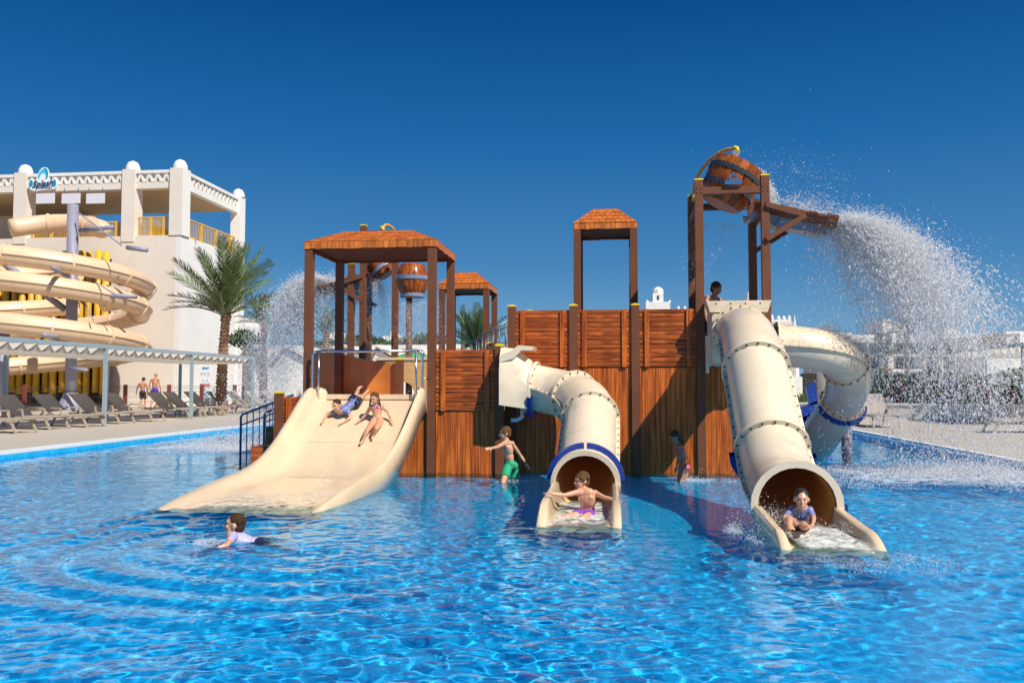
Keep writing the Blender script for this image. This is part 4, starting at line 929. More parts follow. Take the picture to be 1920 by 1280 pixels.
# ================================================================ LOUNGERS
def lounger(label):
    r = bpy.data.objects.new('sun_lounger', None); COL.objects.link(r); tag(r, label, 'sun lounger', 'sun loungers on the deck')
    # length along +x (feet at +x), head at -x
    for s in (-1, 1):
        b = MB(); b.bar((-.95, s*.33, .30), (1.0, s*.33, .30), .045, .05); obj('side_rail', b, M['lframe'], r)
        b = MB(); b.bar((.82, s*.33, .29), (.98, s*.33, 0), .04, .05); obj('leg', b, M['lframe'], r)
        b = MB(); b.bar((-.55, s*.33, .29), (-.70, s*.33, 0), .04, .05); obj('leg', b, M['lframe'], r)
        b = MB(); b.bar((-.25, s*.37, .52), (.18, s*.37, .50), .05, .03); b.bar((.17, s*.37, .50), (.20, s*.36, .30), .04, .03); b.bar((-.25, s*.37, .52), (-.45, s*.36, .32), .04, .03); obj('armrest', b, M['lframe'], r)
    b = MB(); b.box(-.15, .98, -.31, .31, .315, .335); obj('seat', b, M['sling'], r)
    b = MB(); c, s_ = math.cos(math.radians(48)), math.sin(math.radians(48)); Mx = Matrix.Translation((-.15, 0, .33))@Matrix.Rotation(math.radians(42), 4, 'Y')
    b.box(-.80, 0, -.31, .31, -.01, .012, Mx); obj('backrest', b, M['sling'], r)
    for y0_ in (-.335, .311): b = MB(); b.box(-.80, 0, y0_, y0_+.024, -.02, .02, Mx); obj('backrest_frame', b, M['lframe'], r)
    return r
lbl = ['at the left picture edge, cut off by it', 'second from the left edge, dark backrest in shade', 'third from the left edge beside the pergola post', 'fourth from the left, in front of the lavender column', 'with shaded backrest left of the front pergola post',
       'left one of the touching pair before the two men', 'right one of the touching pair before the two men', 'with flat lowered back in front of the bald man', 'with pale backrest before the white wall', 'leaning right of the front pergola post', 'near the rules board', 'dark one under the rules board', 'half hidden by the left spray']
pos = [(-5, 800, 0), (45, 800, 0), (100, 797, 0), (150, 790, 0), (205, 782, 0), (285, 782, 0), (315, 780, 0), (335, 775, 0), (370, 777, 0), (395, 775, 0), (420, 772, 0), (440, 770, 0), (-70, 800, 0)]
LG = lounger('taupe sun lounger '+lbl[0])
Lp = [(-14.6, 18.6), (-14.9, 20.3), (-14.7, 21.5), (-15.0, 23.5), (-14.9, 25.0), (-15.3, 28.2), (-15.2, 29.1), (-15.1, 30.4), (-15.3, 32.6), (-15.1, 33.8), (-14.9, 35.2), (-14.7, 36.4), (-13.6, 38.0)]
loungers = []
for i, (x, y) in enumerate(Lp):
    o = LG if i == 0 else copy_tree(LG); o['label'] = 'taupe sun lounger '+lbl[i]; o.location = (x, y, DZ+.016); o.rotation_euler = (0, 0, math.radians(random.uniform(-14, -2))); loungers.append(o)
rl = ['facing the pool before the low wall on the right', 'behind the right spray near the low wall', 'low in the right spray at the picture edge']
for k, (x, y, a) in enumerate(((az(1645, 800, DZ).x, 24.3, -92), (9.8, 21.5, 178), (10.6, 18.5, 176))):
    o = copy_tree(LG); o['label'] = 'pale sun lounger '+rl[k]; o.location = (x, y, DZ+.016); o.rotation_euler = (0, 0, math.radians(a))
# ================================================================ FENCE
t = Thing('wire_fence', 'low brown wire mesh fence with dark red posts behind the loungers', 'fence', (-25, 38.2, DZ))
fx = [aY(u, 740, 38.2).x for u in (-60, 46, 135, 235, 317, 378, 440)]
for x in fx: b = MB(); b.box(x-.07, x+.07, 38.13, 38.27, DZ, 1.28); t.part('post', b, M['rust'])
b = MB(); x = fx[0]
while x < fx[-1]: b.add([(x, 38.2, DZ+.05), (x+.008, 38.2, DZ+.05), (x+.008, 38.2, 1.2), (x, 38.2, 1.2)], [(0,1,2,3)]); x += .10
for z in (.2, .45, .7, .95, 1.1, 1.2): b.add([(fx[0], 38.19, z), (fx[-1], 38.19, z), (fx[-1], 38.19, z+.014), (fx[0], 38.19, z+.014)], [(0,1,2,3)])
o = t.part('wire_mesh', b, M['wire']); tag(o, kind='stuff')
# rules board by the palm
ba = aY(375, 684, 39.5); bc = aY(397, 745, 39.5)
t = Thing('rules_board', 'tall white rules board with pictograms and red ban signs beside the palm', 'sign', ((ba.x+bc.x)/2, 39.5, DZ))
b = MB(); b.box(ba.x, bc.x, 39.45, 39.5, bc.z, ba.z); t.part('board', b, M['s_white'])
for x in (ba.x+.05, bc.x-.1): b = MB(); b.box(x, x+.05, 39.5, 39.55, DZ, bc.z); t.part('leg', b, M['pergola'])
w = bc.x-ba.x; h = ba.z-bc.z
b = MB(); 
def disc(b, x, z, r, y=39.44, n=14, r0=0): b.lathe([(r0, 0), (r, 0), (r, .006)], n, Matrix.Translation((x, y, z))@Matrix.Rotation(math.pi/2, 4, 'X'))
M['s_red'] = mat('sign_red', (.6, .03, .03), .5); M['s_grey'] = mat('sign_grey', (.25, .25, .3), .5)
for i in range(3):
    b = MB(); disc(b, ba.x+w*(.22+.28*i), bc.z+h*.38, w*.13, r0=w*.085); b.bar((ba.x+w*(.15+.28*i), 39.435, bc.z+h*.41), (ba.x+w*(.29+.28*i), 39.435, bc.z+h*.35), .02, .006); t.part('ban_sign', b, M['s_red'])
    b = MB(); b.bar((ba.x+w*(.12+.28*i), 39.44, bc.z+h*.74), (ba.x+w*(.30+.28*i), 39.44, bc.z+h*.76), .03, .006); b.bar((ba.x+w*(.14+.28*i), 39.44, bc.z+h*.70), (ba.x+w*(.28+.28*i), 39.44, bc.z+h*.70), .015, .006); t.part('pictogram', b, M['s_grey'])
for i in range(2):
    b = MB(); b.bar((ba.x+w*(.28+.3*i), 39.44, bc.z+h*.52), (ba.x+w*(.40+.3*i), 39.44, bc.z+h*.56), .03, .006); b.bar((ba.x+w*(.28+.3*i), 39.44, bc.z+h*.50), (ba.x+w*(.42+.3*i), 39.44, bc.z+h*.50), .015, .006); t.part('pictogram', b, M['s_grey'])
    b = MB(); disc(b, ba.x+w*(.3+.35*i), bc.z+h*.10, w*.17, r0=w*.09); t.part('pictogram', b, M['s_teal'])
for i in range(5): b = MB(); b.bar((ba.x+w*.15, 39.44, bc.z+h*(.20+.02*i)), (ba.x+w*(.5+.07*(i%3)), 39.44, bc.z+h*(.20+.02*i)), .008, .004); t.part('text_line', b, M['s_grey'])
o = link('lettering', text_mesh('lettering', 'Splash', w*.22, .004, M['s_teal'], .3, .003), t.o, Vector(((ba.x+bc.x)/2, 39.43, ba.z-h*.09))-t.loc); o.rotation_euler = (math.pi/2, 0, 0)
# ================================================================ PALMS
def frond_mesh(L, droop, nl=46, width=.19, lw=.024, seed=0, dry=False):
    rnd = random.Random(seed); b = MB(); P = []; n = 12
    for k in range(n+1):
        f = k/n; P.append(Vector((L*f*(1-.12*f*droop), 0, -droop*L*.42*f*f)))
    b.cur = 1; b.tube(P, [.022*(1-.85*k/n)+.003 for k in range(n+1)], 5, cap=False); b.cur = 0
    for i in range(nl):
        f = .14+.86*i/(nl-1); k = f*n; k0 = min(n-1, int(k)); p = P[k0].lerp(P[k0+1], k-k0); T = (P[k0+1]-P[k0]).normalized(); N_ = T.cross(Vector((0, 1, 0))).normalized()
        wl = width*L*(.25+.95*math.sin(math.pi*min(1, f*.93+.06))**.6)*rnd.uniform(.85, 1.1)
        for s in (-1, 1):
            d = (Vector((0, s, 0))*.62+T*.70-N_*rnd.uniform(-.42, -.05)).normalized() if N_.z < 0 else (Vector((0, s, 0))*.62+T*.70+N_*rnd.uniform(.05, .42)).normalized()
            q = p+d*wl*.55; e = p+d*wl+Vector((0, 0, -.10*wl)); w = T*lw
            b.add([p-w*.4, p+w*.6, q+w*.7, e, q-w*.5], [(0, 1, 2, 3, 4)])
    return b.mesh('frond', [M['frondd'] if dry else M['frond'], M['stemg']])
FR = [frond_mesh(2.2, d, seed=i) for i, d in enumerate((.12, .28, .45, .75))]; FRD = frond_mesh(2.1, .9, seed=9, dry=True)
def trunk_mesh(H, r0, r1, rings=26, seed=0, lean=0):
    rnd = random.Random(seed); b = MB(); n = 12; secs = []
    for k in range(rings*2+1):
        f = k/(rings*2); z = H*f; r = (r0+(r1-r0)*f)*(1.10 if k % 2 else .90); cx = lean*f*f
        if f > .93: r *= 1.25
        secs.append([Vector((cx+r*(1+.10*math.sin(5*a+k*1.9)+rnd.uniform(-.04, .04))*math.cos(a), r*(1+.1*math.cos(4*a+k))*math.sin(a), z)) for a in [2*math.pi*j/n for j in range(n)]])
    b.sweep(secs, closed_sec=True, caps=True); return b
def palm(label, base, H, r0, nf, scale, seed, fronds=None, lean=0, spread=1.0, cat='palm tree'):
    rnd = random.Random(seed); t = Thing('palm_tree', label, cat, base, 'palm trees'); base = Vector(base)
    b = trunk_mesh(H, r0, r0*.72, max(6, int(H/.14)), seed, lean); o = obj('trunk', b, M['bark'], t.o)
    top = Vector((lean, 0, H-.05))
    L = fronds or [(i*2.399+rnd.uniform(-.2, .2), (i/nf)) for i in range(nf)]
    for i, (az_, f) in enumerate(L):
        el = math.radians(82-82*f*spread+rnd.uniform(-6, 6)); m = FR[min(3, int(f*4))]
        o = link('frond', m, t.o, top); o.rotation_mode = 'QUATERNION'
        o.rotation_quaternion = Quaternion((0, 0, 1), az_)@Quaternion((0, 1, 0), -el)@Quaternion((1, 0, 0), rnd.uniform(-.5, .5)); s = scale*rnd.uniform(.85, 1.1); o.scale = (s, s, s)
    return t
pb = az(413, 760, DZ); D_ = 32.0
tb = aY(414, 765, 31.5); tt_ = aY(423, 590, 31.5)
P1 = palm('tall date palm with a thick brown trunk beside the white hotel wall', (tb.x, 31.5, DZ), tt_.z-DZ, .22, 25, 1.32, 3, lean=.15, spread=.66)
for k, az_ in enumerate((math.pi*.98, math.pi*1.05)):
    o = link('frond', FRD, P1.o, (.15, 0, tt_.z-DZ-.1)); o.rotation_mode = 'QUATERNION'; o.rotation_quaternion = Quaternion((0, 0, 1), az_)@Quaternion((0, 1, 0), -math.radians(38-k*8)); o.scale = (1.15,)*3; o['label'] = 'dry brown frond'
q = aY(495, 640, 40); palm('palm half hidden by the top of the left spray', (q.x, 40, DZ), aY(495, 608, 40).z-DZ, .2, 22, .75, 11, spread=.8)
q = aY(612, 640, 44); palm('small palm showing left of the widest canopy posts behind the spray', (q.x, 44, DZ), aY(612, 622, 44).z-DZ, .2, 16, .75, 12, spread=.95)
q = aY(893, 650, 26); palm('bushy green palm rising behind the smallest canopy', (q.x, 26, DZ), aY(893, 655, 26).z-DZ, .22, 30, .62, 13, spread=.7)
q = aY(868, 650, 30); palm('thin palm left of the bushy palm behind the smallest canopy', (q.x, 30, DZ), aY(868, 600, 30).z-DZ, .09, 10, .3, 14, spread=1)
q = aY(1662, 700, 45); palm('slender palm in front of the far white hotel, seen through spray', (q.x, 45, DZ), aY(1662, 668, 45).z-DZ, .13, 16, .55, 15, spread=1)
q = aY(1700, 640, 52); palm('taller palm behind the right spray before the far white hotel', (q.x, 52, DZ), aY(1702, 620, 52).z-DZ, .16, 16, .8, 16, spread=1)
q = aY(1748, 700, 45); palm('third palm by the far white hotel, deep in the right spray', (q.x, 45, DZ), aY(1748, 672, 45).z-DZ, .13, 14, .5, 17, spread=1)
# ================================================================ BUSHES, HEDGES
def leaves(c, r, n, size, seed, flat=1.0, box=None):
    rng = np.random.RandomState(seed); b = MB(); V = []; F = []
    clump = rng.normal(size=(max(6, n//60), 3)); clump /= np.linalg.norm(clump, axis=1)[:, None]; clump *= rng.uniform(.35, 1, (len(clump), 1))
    for i in range(n):
        if box is not None:
            p = rng.uniform(0, 1, 3); s_ = rng.uniform(0, 1)
            ctr = np.array([box[0]+(box[1]-box[0])*p[0], box[2]+(box[3]-box[2])*(p[1]**1.6), box[4]+(box[5]-box[4])*(p[2]**.85)+.12*math.sin(p[0]*37)*p[2]])
        else:
            q = clump[rng.randint(len(clump))]+rng.normal(scale=.24, size=3); ctr = np.array(c)+q*np.array(r)
        a = rng.normal(size=3); a /= np.linalg.norm(a); d = rng.normal(size=3); d -= a*a.dot(d); d /= np.linalg.norm(d); s = size*rng.uniform(.6, 1.3)
        k = len(V); V += [tuple(ctr-a*s), tuple(ctr+d*s*.5), tuple(ctr+a*s), tuple(ctr-d*s*.5)]; F.append((k, k+1, k+2, k+3))
    b.v = V; b.f = F; b.mi = [0]*len(F); return b
def bush(label, u, v0, v1, Y, w, seed, m='leafb', n=1100, name='bush'):
    a = aY(u, v0, Y); c = aY(u, v1, Y); h = abs(a.z-c.z)/2; t = Thing(name, label, name, (a.x, Y, DZ)); base = MB(); base.tube([(a.x, Y, DZ), (a.x, Y, (a.z+c.z)/2)], [.12, .04], 6); t.part('trunk', base, M['bark'])
    t.part('crown', leaves(((a.x), Y, (a.z+c.z)/2), (w, w, h), n, .13, seed), M[m]); return t
bush('low green bush on the far wall left of the castle tower', 640, 640, 652, 46, 1.6, 1)
bush('dark round tree right of the white dome', 812, 628, 652, 50, 1.4, 2)
bush('dark tree left of the white dome behind the posts', 690, 628, 652, 50, 1.5, 3)
bush('small dark tree just right of the white dome', 760, 636, 652, 52, .9, 4)
bush('small green bush against the white houses by the hotel corner', 458, 622, 650, 44, .8, 5)
t = Thing('flower_bed', 'green plants on the far wall seen between the two right tube slides', 'plants', (9, 37, DZ)); a = aY(1480, 740, 37); c = aY(1535, 755, 37)
b = MB(); rnd = random.Random(4)
for k in range(60):
    x = a.x+(c.x-a.x)*1.6*rnd.random(); h = rnd.uniform(.3, .55); d = Vector((rnd.uniform(-.25, .25), rnd.uniform(-.2, .2), h)); p = Vector((x, 37+rnd.uniform(-.2, .2), c.z)); b.add([p-Vector((.05,0,0)), p+Vector((.05,0,0)), p+d], [(0,1,2)])
t.part('leaves', b, M['frond']); b = MB(); b.box(a.x-.3, c.x+1.2, 36.7, 37.3, DZ, c.z); t.part('bed_wall', b, M['stonewall'])
hx0 = aY(1600, 750, 30).x
t = Thing('hedge', 'dark hedge with green top behind the low wall on the right', 'hedge', (14, 31.5, DZ))
b = MB(); b.box(hx0+.2, 30, 31.6, 32.4, DZ, 1.45); t.part('hedge_core', b, M['hedged'])
t.part('hedge_leaves', leaves(None, None, 15000, .065, 6, box=(hx0, 24, 31.0, 32.2, .5, 1.75)), M['leaf'])
for k, u in enumerate((1684, 1724, 1772, 1845, 1886)):
    a = aY(u, 712, 30.4); c = aY(u, 764, 30.4); q = Thing('red_plant', 'narrow dark red plant in front of the hedge, '+['leftmost', 'second from left', 'middle one', 'second from right', 'rightmost'][k]+' of five', 'plant', (a.x, 30.4, .5), 'dark red plants by the hedge')
    st = MB(); st.tube([(a.x, 30.4, DZ), (a.x, 30.4, (a.z+c.z)/2)], .03, 5); q.part('stem', st, M['bark'])
    q.part('leaves', leaves((a.x, 30.4, (a.z+c.z)/2), (.22, .22, (a.z-c.z)/2), 260, .09, 20+k), M['maroon'])
# low white wall on the right
t = Thing('garden_wall', 'low pale wall behind the loungers on the right', 'wall', (12, 27, DZ))
wl = [(5.2, 30.2), (aY(1730, 760, 27.5).x, 28.6), (16.5, 26.0), (26, 22)]
zt_ = .62
for (x0, y0), (x1, y1) in zip(wl[:-1], wl[1:]):
    d = Vector((x1-x0, y1-y0, 0)); L = d.length; ang = math.atan2(d.y, d.x); Mx = Matrix.Translation((x0, y0, 0))@Matrix.Rotation(ang, 4, 'Z')
    b = MB(); b.box(0, L, 0, .25, DZ, zt_, Mx); t.part('wall_section', b, M['stonewall']); b = MB(); b.box(-.02, L+.02, -.04, .29, zt_, zt_+.05, Mx); t.part('wall_coping', b, M['coping'])
# ================================================================ FAR BUILDINGS
def bx(t, nm, u0, v0, u1, v1, Y, d=3, m='white'):
    a = aY(u0, v0, Y); c = aY(u1, v1, Y); b = MB(); b.box(min(a.x, c.x), max(a.x, c.x), Y, Y+d, min(a.z, c.z), max(a.z, c.z)); return t.part(nm, b, M[m])
def pointed(t, u, v0, v1, w, Y, nm='finial'):
    a = aY(u, v0, Y); c = aY(u, v1, Y); h = a.z-c.z; r = w/1600*Y/2; b = MB(); b.lathe([(r, 0), (r, h*.55), (r*.7, h*.8), (.001, h)], 8, Matrix.Translation((a.x, Y+r, c.z))); return t.part(nm, b, M['white'])
# far hotel on the right
t = Thing('hotel_building', 'far flat white hotel with balconies behind the right spray', 'building', (20, 62, 0))
bx(t, 'wall', 1552, 640, 1846, 772, 62, 8, 'cream_r'); bx(t, 'roof_slab', 1550, 628, 1850, 641, 61.2, 9); bx(t, 'floor_slab', 1585, 664, 1850, 668, 61.2, .8); bx(t, 'floor_slab', 1585, 692, 1850, 697, 61.2, .8)
bx(t, 'tower', 1655, 598, 1676, 690, 60.8, 4); bx(t, 'tower', 1676, 604, 1706, 640, 61.3, 4, 'cream_r'); bx(t, 'tower', 1768, 616, 1795, 634, 61.0, 3); bx(t, 'tower', 1808, 625, 1816, 695, 60.9, .4); bx(t, 'tower', 1842, 628, 1850, 695, 60.9, .4); bx(t, 'raised_roof', 1552, 624, 1598, 630, 61, 6)
for u in (1594, 1626, 1699, 1732, 1765, 1790): bx(t, 'pier', u, 641, u+5, 764, 61.1, .8)
for v0, v1 in ((644, 664), (670, 692), (700, 730)):
    for u in (1602, 1634, 1680, 1706, 1738, 1774, 1824):
        f = bx(t, 'window', u-1, v0+1, u+19, v1, 61.92, .07, 'white'); a = aY(u, v0+2, 61.9); c = aY(u+18, v1-1, 61.9); b = MB(); b.box(a.x, c.x, 61.88, 61.915, c.z, a.z); t.part('pane', b, M['glassd'], parent=f)
t = Thing('hotel_building', 'plain pale block at the right picture edge beyond the pergola', 'building', (27, 55, 0))
bx(t, 'wall', 1888, 624, 1990, 700, 52, 6, 'cream_r'); bx(t, 'roof_slab', 1886, 621, 1992, 625, 51.9, 6.2); bx(t, 'annex', 1850, 661, 1990, 700, 50, 2)
bx(t, 'upper_block', 1912, 624, 1990, 650, 51.5, .4, 'white')
# castle-like white tops
t = Thing('castle_tower', 'white pointed castle turret rising over the middle of the plank wall', 'tower', aY(1234, 578, 60))
bx(t, 'base', 1211, 566, 1258, 740, 60, 3); bx(t, 'turret', 1224, 550, 1244, 567, 60.2, 1.5); pointed(t, 1234, 536, 551, 20, 60.2); pointed(t, 1213.5, 562, 567, 5, 60); pointed(t, 1255.5, 562, 567, 5, 60)
b = MB(); a = aY(1232, 554, 60.19); c = aY(1236, 562, 60.19); b.box(a.x, c.x, 60.17, 60.21, c.z, a.z); t.part('window', b, M['glassd'])
for u in (1272, 1284): pointed(t, u, 573, 580, 5, 60)
t = Thing('castle_tower', 'white battlemented castle wall right of the tall bucket tower', 'tower', aY(1460, 640, 60))
bx(t, 'wall', 1395, 600, 1486, 760, 60, 4); pointed(t, 1409, 538, 600, 24, 60.4, 'turret'); pointed(t, 1491, 588, 760, 13, 60, 'corner_turret'); pointed(t, 1447, 588, 602, 8, 60)
for k, u in enumerate((1460, 1470, 1480)): pointed(t, u, 591, 601, 7, 60)
bx(t, 'frieze', 1452, 603, 1486, 609, 59.85, .14, 'cream_r')
for u in (1461, 1475): f = bx(t, 'window', u-3, 614, u+3, 622, 59.93, .06, 'glassd')
t = Thing('beach_hut', 'small pale kiosk with a slatted wall between the right tube slides', 'kiosk', aY(1500, 740, 42)); bx(t, 'wall', 1470, 706, 1505, 740, 42, 2); bx(t, 'roof', 1455, 712, 1497, 717, 41.2, 1.2); bx(t, 'doorway', 1478, 722, 1487, 738, 41.93, .06, 'dark')
bx(t, 'dark_side', 1505, 700, 1532, 742, 43.5, .5, 'dark')
# white wall and tent roofs behind the left tower
t = Thing('boundary_wall', 'long white wall behind the play structure, below the dome', 'wall', (-16, 45, 0)); bx(t, 'wall', 455, 651, 960, 765, 45, .5); bx(t, 'wall_coping', 455, 648, 960, 652, 44.9, .7)
def gable(label, u0, u1, ua, va, v1, Y, d=4):
    t = Thing('gabled_hut', label, 'hut', aY(ua, v1, Y), 'white gabled huts'); a = aY(u0, v1, Y); c = aY(u1, v1, Y); p = aY(ua, va, Y); zb_ = DZ
    b = MB(); b.prism([(a.x+.2, zb_), (c.x-.2, zb_), (c.x-.2, a.z), (p.x, p.z-.15), (a.x+.2, a.z)], d, Matrix.Translation((0, Y+.1, 0))); t.part('wall', b, M['white'])
    for s, (q, r) in enumerate(((a, p), (p, c))):
        b = MB(); b.prism([(q.x, q.z), (r.x, r.z), (r.x, r.z+.12), (q.x, q.z+.12)], d+.4, Matrix.Translation((0, Y-.1, 0))); t.part('roof_slope', b, M['cream_r'])
gable('white gabled hut beside the hotel corner, left of the spray', 450, 482, 466, 649, 672, 41)
gable('white gabled hut right behind the left spray', 500, 610, 535, 650, 690, 38)
gable('white gabled hut between the far bucket tower posts', 640, 700, 645, 650, 672, 42)
gable('white gabled hut below the white dome', 690, 750, 706, 650, 676, 40)
gable('white gabled hut behind the green umbrella', 740, 812, 790, 656, 678, 43)
t = Thing('castle_tower', 'small white battlemented tower left of the dome', 'tower', aY(632, 650, 60)); bx(t, 'wall', 617, 630, 646, 740, 60, 3)
for u in (619, 626, 638, 644): pointed(t, u, 624, 631, 5, 60)
pointed(t, 627, 616, 634, 6, 59.5); bx(t, 'annex', 646, 640, 672, 740, 60.5, 3)
t = Thing('domed_pavilion', 'white pointed dome with an arched window behind the left tower', 'building', aY(732, 650, 58)); c = aY(735, 634, 58); r = 12/1600*58; h = (634-608)/1600*58
b = MB(); b.lathe([(r, 0), (r*.86, h*.25), (r*.62, h*.55), (r*.36, h*.8), (.001, h)], 12, Matrix.Translation((c.x, 58.6, c.z))); t.part('dome', b, M['white'])
bx(t, 'wall', 718, 634, 752, 740, 58, 2); 
for u in (719, 725, 745, 751): pointed(t, u, 629, 635, 5, 58)
b = MB(); a = aY(724, 648, 57.97); w_ = .16; b.prism([(a.x, a.z), (a.x+.32, a.z), (a.x+.32, a.z+.2), (a.x+.16, a.z+.36), (a.x, a.z+.2)], .03, Matrix.Translation((0, 57.96, 0))); t.part('window', b, M['glassd'])
t = Thing('white_house', 'stepped white house just right of the hotel corner', 'building', aY(465, 700, 52)); bx(t, 'wall', 455, 612, 468, 740, 52, 3); bx(t, 'annex', 455, 594, 460, 615, 52.5, 3); bx(t, 'lower_wall', 455, 626, 480, 740, 51, 1)
# green umbrella
c = aY(772, 674, 24); t = Thing('beach_umbrella', 'green cloth umbrella beyond the slide rail', 'umbrella', (c.x, 24, DZ)); b = MB(); n = 8
V = [(c.x+.75*math.cos(2*math.pi*k/n), 24+.75*math.sin(2*math.pi*k/n), c.z) for k in range(n)]+[(c.x, 24, c.z+.26)]
for k in range(n): b = MB(); b.add([V[k], V[(k+1) % n], V[8]], [(0,1,2)]); t.part('cloth_panel', b, M['green'])
b = MB(); b.tube([(c.x, 24, DZ-.4), (c.x, 24, c.z+.2)], .025, 8); t.part('pole', b, M['steel'])
# ================================================================ PEOPLE
M['skin1'] = mat('tanned_skin', (.56, .27, .155), .38, var=.07, vscale=9, sub=.08)
M['skin2'] = mat('fair_skin', (.66, .34, .20), .33, var=.07, vscale=9, sub=.08)
M['skin3'] = mat('brown_skin', (.40, .20, .12), .45, var=.07, vscale=9, sub=.08)
M['hairb'] = mat('brown_hair', (.06, .028, .013), .75, spec=.2, var=.4, vscale=60, bump=.6, bscale=130)
M['haird'] = mat('dark_wet_hair', (.022, .014, .010), .45, var=.4, vscale=60, bump=.6, bscale=130)
M['hairl'] = mat('light_brown_hair', (.12, .058, .022), .75, spec=.2, var=.4, vscale=60, bump=.6, bscale=130)
M['eye'] = mat('dark_eye', (.015, .01, .01), .2); M['lip'] = mat('lips', (.42, .10, .09), .4); M['teeth'] = mat('teeth', (.8, .78, .72), .3)
M['c_green'] = mat('green_swim_cloth', (.01, .36, .17), .6, var=.12, bump=.4, bscale=30)
M['c_purple'] = mat('purple_swim_cloth', (.07, .02, .42), .6, var=.12, bump=.4, bscale=30)
M['c_violet'] = mat('violet_swim_cloth', (.22, .05, .45), .6, var=.15, bump=.3, bscale=40)
M['c_black'] = mat('black_swim_cloth', (.012, .012, .018), .5, var=.1)
M['c_navy'] = mat('navy_swim_cloth', (.016, .018, .055), .5, var=.15, bump=.3, bscale=40)
M['c_rash'] = mat('blue_grey_rash_vest', (.17, .20, .40), .45, var=.18, vscale=12, bump=.35, bscale=35)
M['c_rashl'] = mat('pale_lilac_rash_vest', (.50, .45, .66), .42, var=.12, vscale=12, bump=.35, bscale=35)
M['c_pink'] = mat('pink_swim_cloth', (.72, .10, .20), .55, var=.2, vscale=50)
M['c_band'] = mat('red_wristband', (.6, .03, .04), .5)
def bikini():
    m = mat('bright_patterned_bikini', (.75, .15, .30), .55); N = m.node_tree.nodes; L = m.node_tree.links
    tc = N.new('ShaderNodeTexCoord'); vo = N.new('ShaderNodeTexVoronoi'); vo.inputs['Scale'].default_value = 28; L.new(tc.outputs['Object'], vo.inputs['Vector'])
    sp = N.new('ShaderNodeSeparateXYZ'); L.new(vo.outputs['Color'], sp.inputs[0]); rp = N.new('ShaderNodeValToRGB'); rp.color_ramp.interpolation = 'CONSTANT'; e = rp.color_ramp.elements
    e[0].color = (.75, .06, .30, 1); e[1].position = .35; e[1].color = (.85, .30, .04, 1); k = e.new(.55); k.color = (.08, .45, .50, 1); k = e.new(.75); k.color = (.75, .62, .30, 1)
    L.new(sp.outputs[0], rp.inputs[0]); L.new(rp.outputs[0], N['Principled BSDF'].inputs['Base Color']); return m
M['bikini'] = bikini()
def capsule(b, p, q, r0, r1, n=10, flat=False):
    p = Vector(p); q = Vector(q); d = q-p
    if d.length < 1e-5: d = Vector((0, 0, 1e-4))
    L = d.length; qn = d.to_track_quat('Z', 'Y').to_matrix().to_4x4(); Mx = Matrix.Translation(p)@qn; prof = []
    for k in range(4): a = -math.pi/2+k*math.pi/8; prof.append((max(1e-4, r0*math.cos(a)), r0*math.sin(a)))
    prof.append((r0, 0)); prof.append((r1, L))
    if flat: prof.append((1e-4, L))
    else:
        for k in range(1, 5): a = k*math.pi/8; prof.append((max(1e-4, r1*math.cos(a)), L+r1*math.sin(a)))
    b.lathe(prof, n, Mx, cap=True)
def ell(b, c, R, Q=None, n=12):
    prof = [(max(1e-4, math.cos(-math.pi/2+math.pi*k/8)), math.sin(-math.pi/2+math.pi*k/8)) for k in range(9)]
    Mx = Matrix.Translation(Vector(c))@(Q.to_matrix().to_4x4() if isinstance(Q, Quaternion) else (Q.to_4x4() if Q is not None else Matrix.Identity(4)))@Matrix.Diagonal((*R, 1)); b.lathe(prof, n, Mx, cap=True)
def remesh(name, b, m, vox, smooth=3, parent=None, loc=None):
    me = bpy.data.meshes.new(name); me.from_pydata(b.v, [], b.f); o = bpy.data.objects.new(name, me); COL.objects.link(o)
    bm = bmesh.new(); bm.from_mesh(me); bmesh.ops.recalc_face_normals(bm, faces=bm.faces); bm.to_mesh(me); bm.free()
    md = o.modifiers.new('r', 'REMESH'); md.mode = 'VOXEL'; md.voxel_size = vox
    s = o.modifiers.new('s', 'SMOOTH'); s.iterations = smooth; s.factor = .5
    dg = bpy.context.evaluated_depsgraph_get(); me2 = bpy.data.meshes.new_from_object(o.evaluated_get(dg)); bpy.data.objects.remove(o); me2.name = name
    me2.materials.clear(); me2.materials.append(m); me2.shade_smooth(); return link(name, me2, parent, loc)
def basis(fwd, up):
    f = Vector(fwd).normalized(); x = f.cross(Vector(up)).normalized(); u = x.cross(f); return Matrix((x, f, u)).transposed()  # cols: right-of-face?, forward, up
def hand(b, wrist, tip, s, nrm=(0, 0, 1), side=1, spread=.22, curl=.25):
    """palm, four unequal fingers and a thumb; wrist->tip is the hand's direction"""
    w = Vector(wrist); d = (Vector(tip)-w).normalized(); n = Vector(nrm); x = d.cross(n); x = x.normalized() if x.length > .01 else Vector((1, 0, 0)); n = x.cross(d)
    Lp = .085*s; kn = w+d*Lp
    Q = Matrix((x, d, n)).transposed(); ell(b, w+d*Lp*.55, (.036*s, Lp*.62, .014*s), Q)
    for k, (o, L) in enumerate(((-.027, .066), (-.009, .076), (.009, .070), (.027, .055))):
        o *= s; L *= s; a = kn+x*o; dd = (d+x*(o/s*spread*18)*.6).normalized(); m = a+dd*L*.5; e = m+(dd-n*curl).normalized()*L*.5
        capsule(b, a-dd*.01*s, m, .0085*s, .0080*s, 6); capsule(b, m, e, .0080*s, .0065*s, 6)
    a = w+d*.025*s-x*side*.026*s; m = a+(d*.6-x*side*.8).normalized()*.035*s; e = m+(d*.9-x*side*.4-n*.2).normalized()*.030*s
    capsule(b, a, m, .0115*s, .010*s, 6); capsule(b, m, e, .010*s, .008*s, 6)
